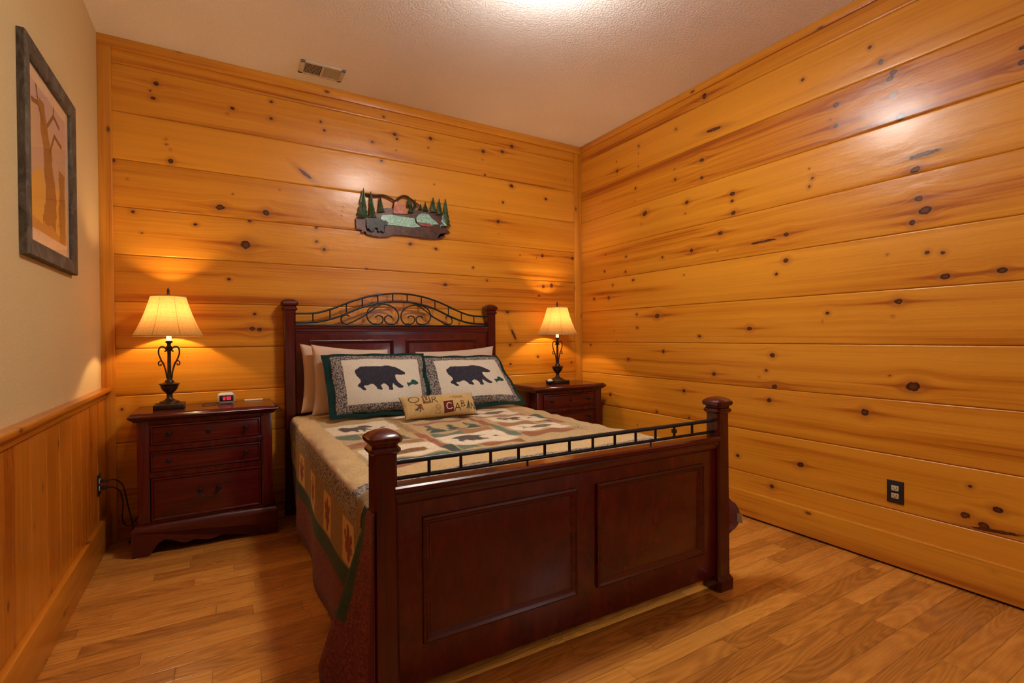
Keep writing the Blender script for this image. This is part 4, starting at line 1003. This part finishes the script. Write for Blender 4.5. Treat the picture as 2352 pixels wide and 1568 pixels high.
tag(cushion('bed_pillow', [(1.070, -.150, 1.165), (1.760, -.150, 1.070), (1.75, -.195, ZB), (1.068, -.195, ZB)], .112, M['cream_case'], seed=1, wr=.012, sag=.075, plump=.38), 'cream pillow standing against the left of the headboard, behind another', 'pillow', 'cream bed pillows')
tag(cushion('bed_pillow', [(1.125, -.262, 1.160), (1.640, -.262, 1.118), (1.70, -.345, ZB), (1.115, -.345, ZB)], .115, M['cream_case'], seed=2, wr=.012, sag=.075, plump=.38), 'cream pillow between the left bear sham and the rearmost left pillow', 'pillow', 'cream bed pillows')
tag(cushion('bed_pillow', [(1.885, -.150, 1.092), (2.560, -.150, 1.125), (2.55, -.195, ZB), (1.885, -.195, ZB)], .105, M['cream_case'], seed=3, wr=.012, sag=.075, plump=.38), 'cream pillow standing against the right of the headboard behind the bear sham', 'pillow', 'cream bed pillows')
tag(cushion('bed_pillow', [(1.82, -.262, 1.060), (2.47, -.262, 1.075), (2.49, -.345, ZB), (1.82, -.345, ZB)], .11, M['cream_case'], seed=4, wr=.012, sag=.075, plump=.38), 'cream pillow tucked directly behind the right bear sham', 'pillow', 'cream bed pillows')
SGRN, SPA, SPB, SCR = (.004, .026, .022), (.29, .24, .20), (.040, .036, .045), (.60, .53, .42)
def sham_pattern(S, T):
    A = np.zeros(S.shape+(3,)); A[:] = SGRN; B = A.copy(); B[:] = (.003, .018, .016)
    def p(m, a, b): A[m] = a; B[m] = b
    wob = .006*np.sin(S*17)+.004*np.sin(T*13)
    p((S > .062+wob) & (S < .970+wob) & (T > .040+wob) & (T < .935+wob), SPA, SPB)
    x0 = .158+.012*T; pan = (S > x0) & (S < .905) & (T > .135+.006*np.sin(S*11)) & (T < .835)
    p(pan, SCR, tuple(q*.90 for q in SCR))
    u_ = (S-x0)/(.905-x0); v_ = (T-.135)/.70
    bx = (u_-.135)/.665; by = 1-(v_-.180)/.565
    p(inpoly(bx, by, BEARN) & pan, (.020, .019, .028), (.034, .030, .042))
    p(inpoly(bx+0, by, FISHN) & pan, (.010, .050, .040), (.018, .068, .052))
    return A, B
sh1 = [(1.168, -.375, 1.096), (1.862, -.405, 1.094), (1.835, -.625, .694), (1.186, -.565, .694)]
sh2 = [(1.815, -.365, 1.066), (2.470, -.370, 1.064), (2.575, -.635, .698), (1.800, -.575, .694)]
tag(cushion('pillow_sham', sh1, .13, M['cloth_small'], (250, 160), sham_pattern, .10, .010, 11, sag=.02), 'quilted black bear pillow sham on the left, showing its whole bear and fish', 'pillow', 'black bear pillow shams')
tag(cushion('pillow_sham', sh2, .12, M['cloth_small'], (250, 160), sham_pattern, .10, .010, 12, sag=.02), 'quilted black bear pillow sham on the right, its bear partly covered by the small cushion', 'pillow', 'black bear pillow shams')
def zz8(x, y):      # printed cushion drawing units -> 0..1
    e1, e2 = np.array((750., -60.)), np.array((65., 255.)); M2 = np.linalg.inv(np.array([e1, e2]).T)
    d = M2 @ np.array((x-1065., y-630.)); return float(d[0]), float(d[1])
def cabin_pattern(S, T):
    A = np.zeros(S.shape+(3,)); A[:] = (.48, .315, .125); B = A.copy(); B[:] = (.41, .26, .095)
    asp = .5/.165; X_, Y_ = S*asp, T
    def L(pts): return [(zz8(*q)[0]*asp, zz8(*q)[1]) for q in pts]
    def stroke(pts, w, c): m = segdist(X_, Y_, L(pts)) < w; A[m] = c; B[m] = c
    def fill(pts, c, c2=None): m = inpoly(X_, Y_, L(pts)); A[m] = c; B[m] = c2 or c
    dk = (.045, .022, .012)
    el = lambda cx_, cy_, rx, ry: [(cx_+rx*math.cos(a), cy_+ry*math.sin(a)) for a in np.linspace(0, 2*math.pi, 25)]
    stroke(el(1198, 675, 50, 36), .018, dk)
    fill([(1275, 618), (1345, 610), (1375, 722), (1290, 733)], (.17, .085, .030), (.12, .055, .02))
    stroke([(1300, 640), (1308, 690), (1325, 702), (1342, 690), (1335, 636)], .018, (.52, .36, .17))
    stroke([(1382, 715), (1378, 648)], .018, dk); stroke([(1378, 648), (1408, 645), (1415, 662), (1400, 678), (1380, 682)], .018, dk); stroke([(1395, 680), (1433, 712)], .018, dk)
    for q in ([(1215, 795), (1250, 765)], [(1250, 765), (1290, 790)], [(1215, 730), (1250, 755)], [(1262, 770), (1262, 810)], [(1230, 800), (1255, 770)]): stroke(q, .024, (.06, .055, .03))
    fill(el(1258, 748, 20, 18), (.17, .035, .02)); fill(el(1278, 772, 12, 12), (.20, .06, .03))
    for k in range(3): stroke(el(1440, 765, 14+8*k, 12+9*k), .009, (.28, .14, .05))
    stroke([(1425, 800), (1415, 830), (1470, 825), (1455, 800)], .010, (.28, .14, .05))
    fill([(1490, 705), (1588, 690), (1605, 812), (1505, 830)], (.085, .008, .012), (.11, .014, .018))
    stroke([(1572, 728), (1550, 718), (1530, 730), (1524, 760), (1538, 785), (1565, 788), (1582, 775)], .018, (.55, .40, .22))
    stroke([(1612, 805), (1636, 725), (1672, 795)], .018, dk); stroke([(1620, 775), (1662, 772)], .015, dk)
    stroke([(1682, 762), (1676, 695), (1705, 697), (1710, 712), (1682, 726), (1715, 732), (1722, 748), (1682, 762)], .016, dk)
    for k in range(4): stroke([(1764-6*k-4, 712+20*k), (1764, 694+20*k), (1764+6*k+6, 708+20*k)], .020, (.02, .045, .025))
    stroke([(1764, 690), (1766, 785)], .014, (.03, .035, .02))
    stroke([(1800, 775), (1797, 708), (1842, 775), (1838, 703)], .016, dk)
    stroke([(1550, 655), (1700, 640)], .010, (.13, .075, .03))
    for k in range(6): stroke([(1590+18*k, 652-2*k), (1602+18*k, 632-2*k)], .009, (.16, .09, .04)); stroke([(1590+18*k, 652-2*k), (1605+18*k, 668-2*k)], .009, (.16, .09, .04))
    ed = np.minimum(np.minimum(X_, asp-X_), np.minimum(Y_, 1-Y_)) < .022
    A[ed] = (.10, .05, .02); B[ed] = (.16, .09, .035)
    return A, B
tag(cushion('accent_cushion', [(1.556, -.770, .828), (2.044, -.800, .832), (2.056, -.872, .694), (1.570, -.852, .694)], .085, M['cloth_small'], (340, 120), cabin_pattern, 0, .006, 21, sag=.03, plump=.55), 'small tan oblong cushion printed OUR CABIN, leaning on both bear shams', 'cushion')
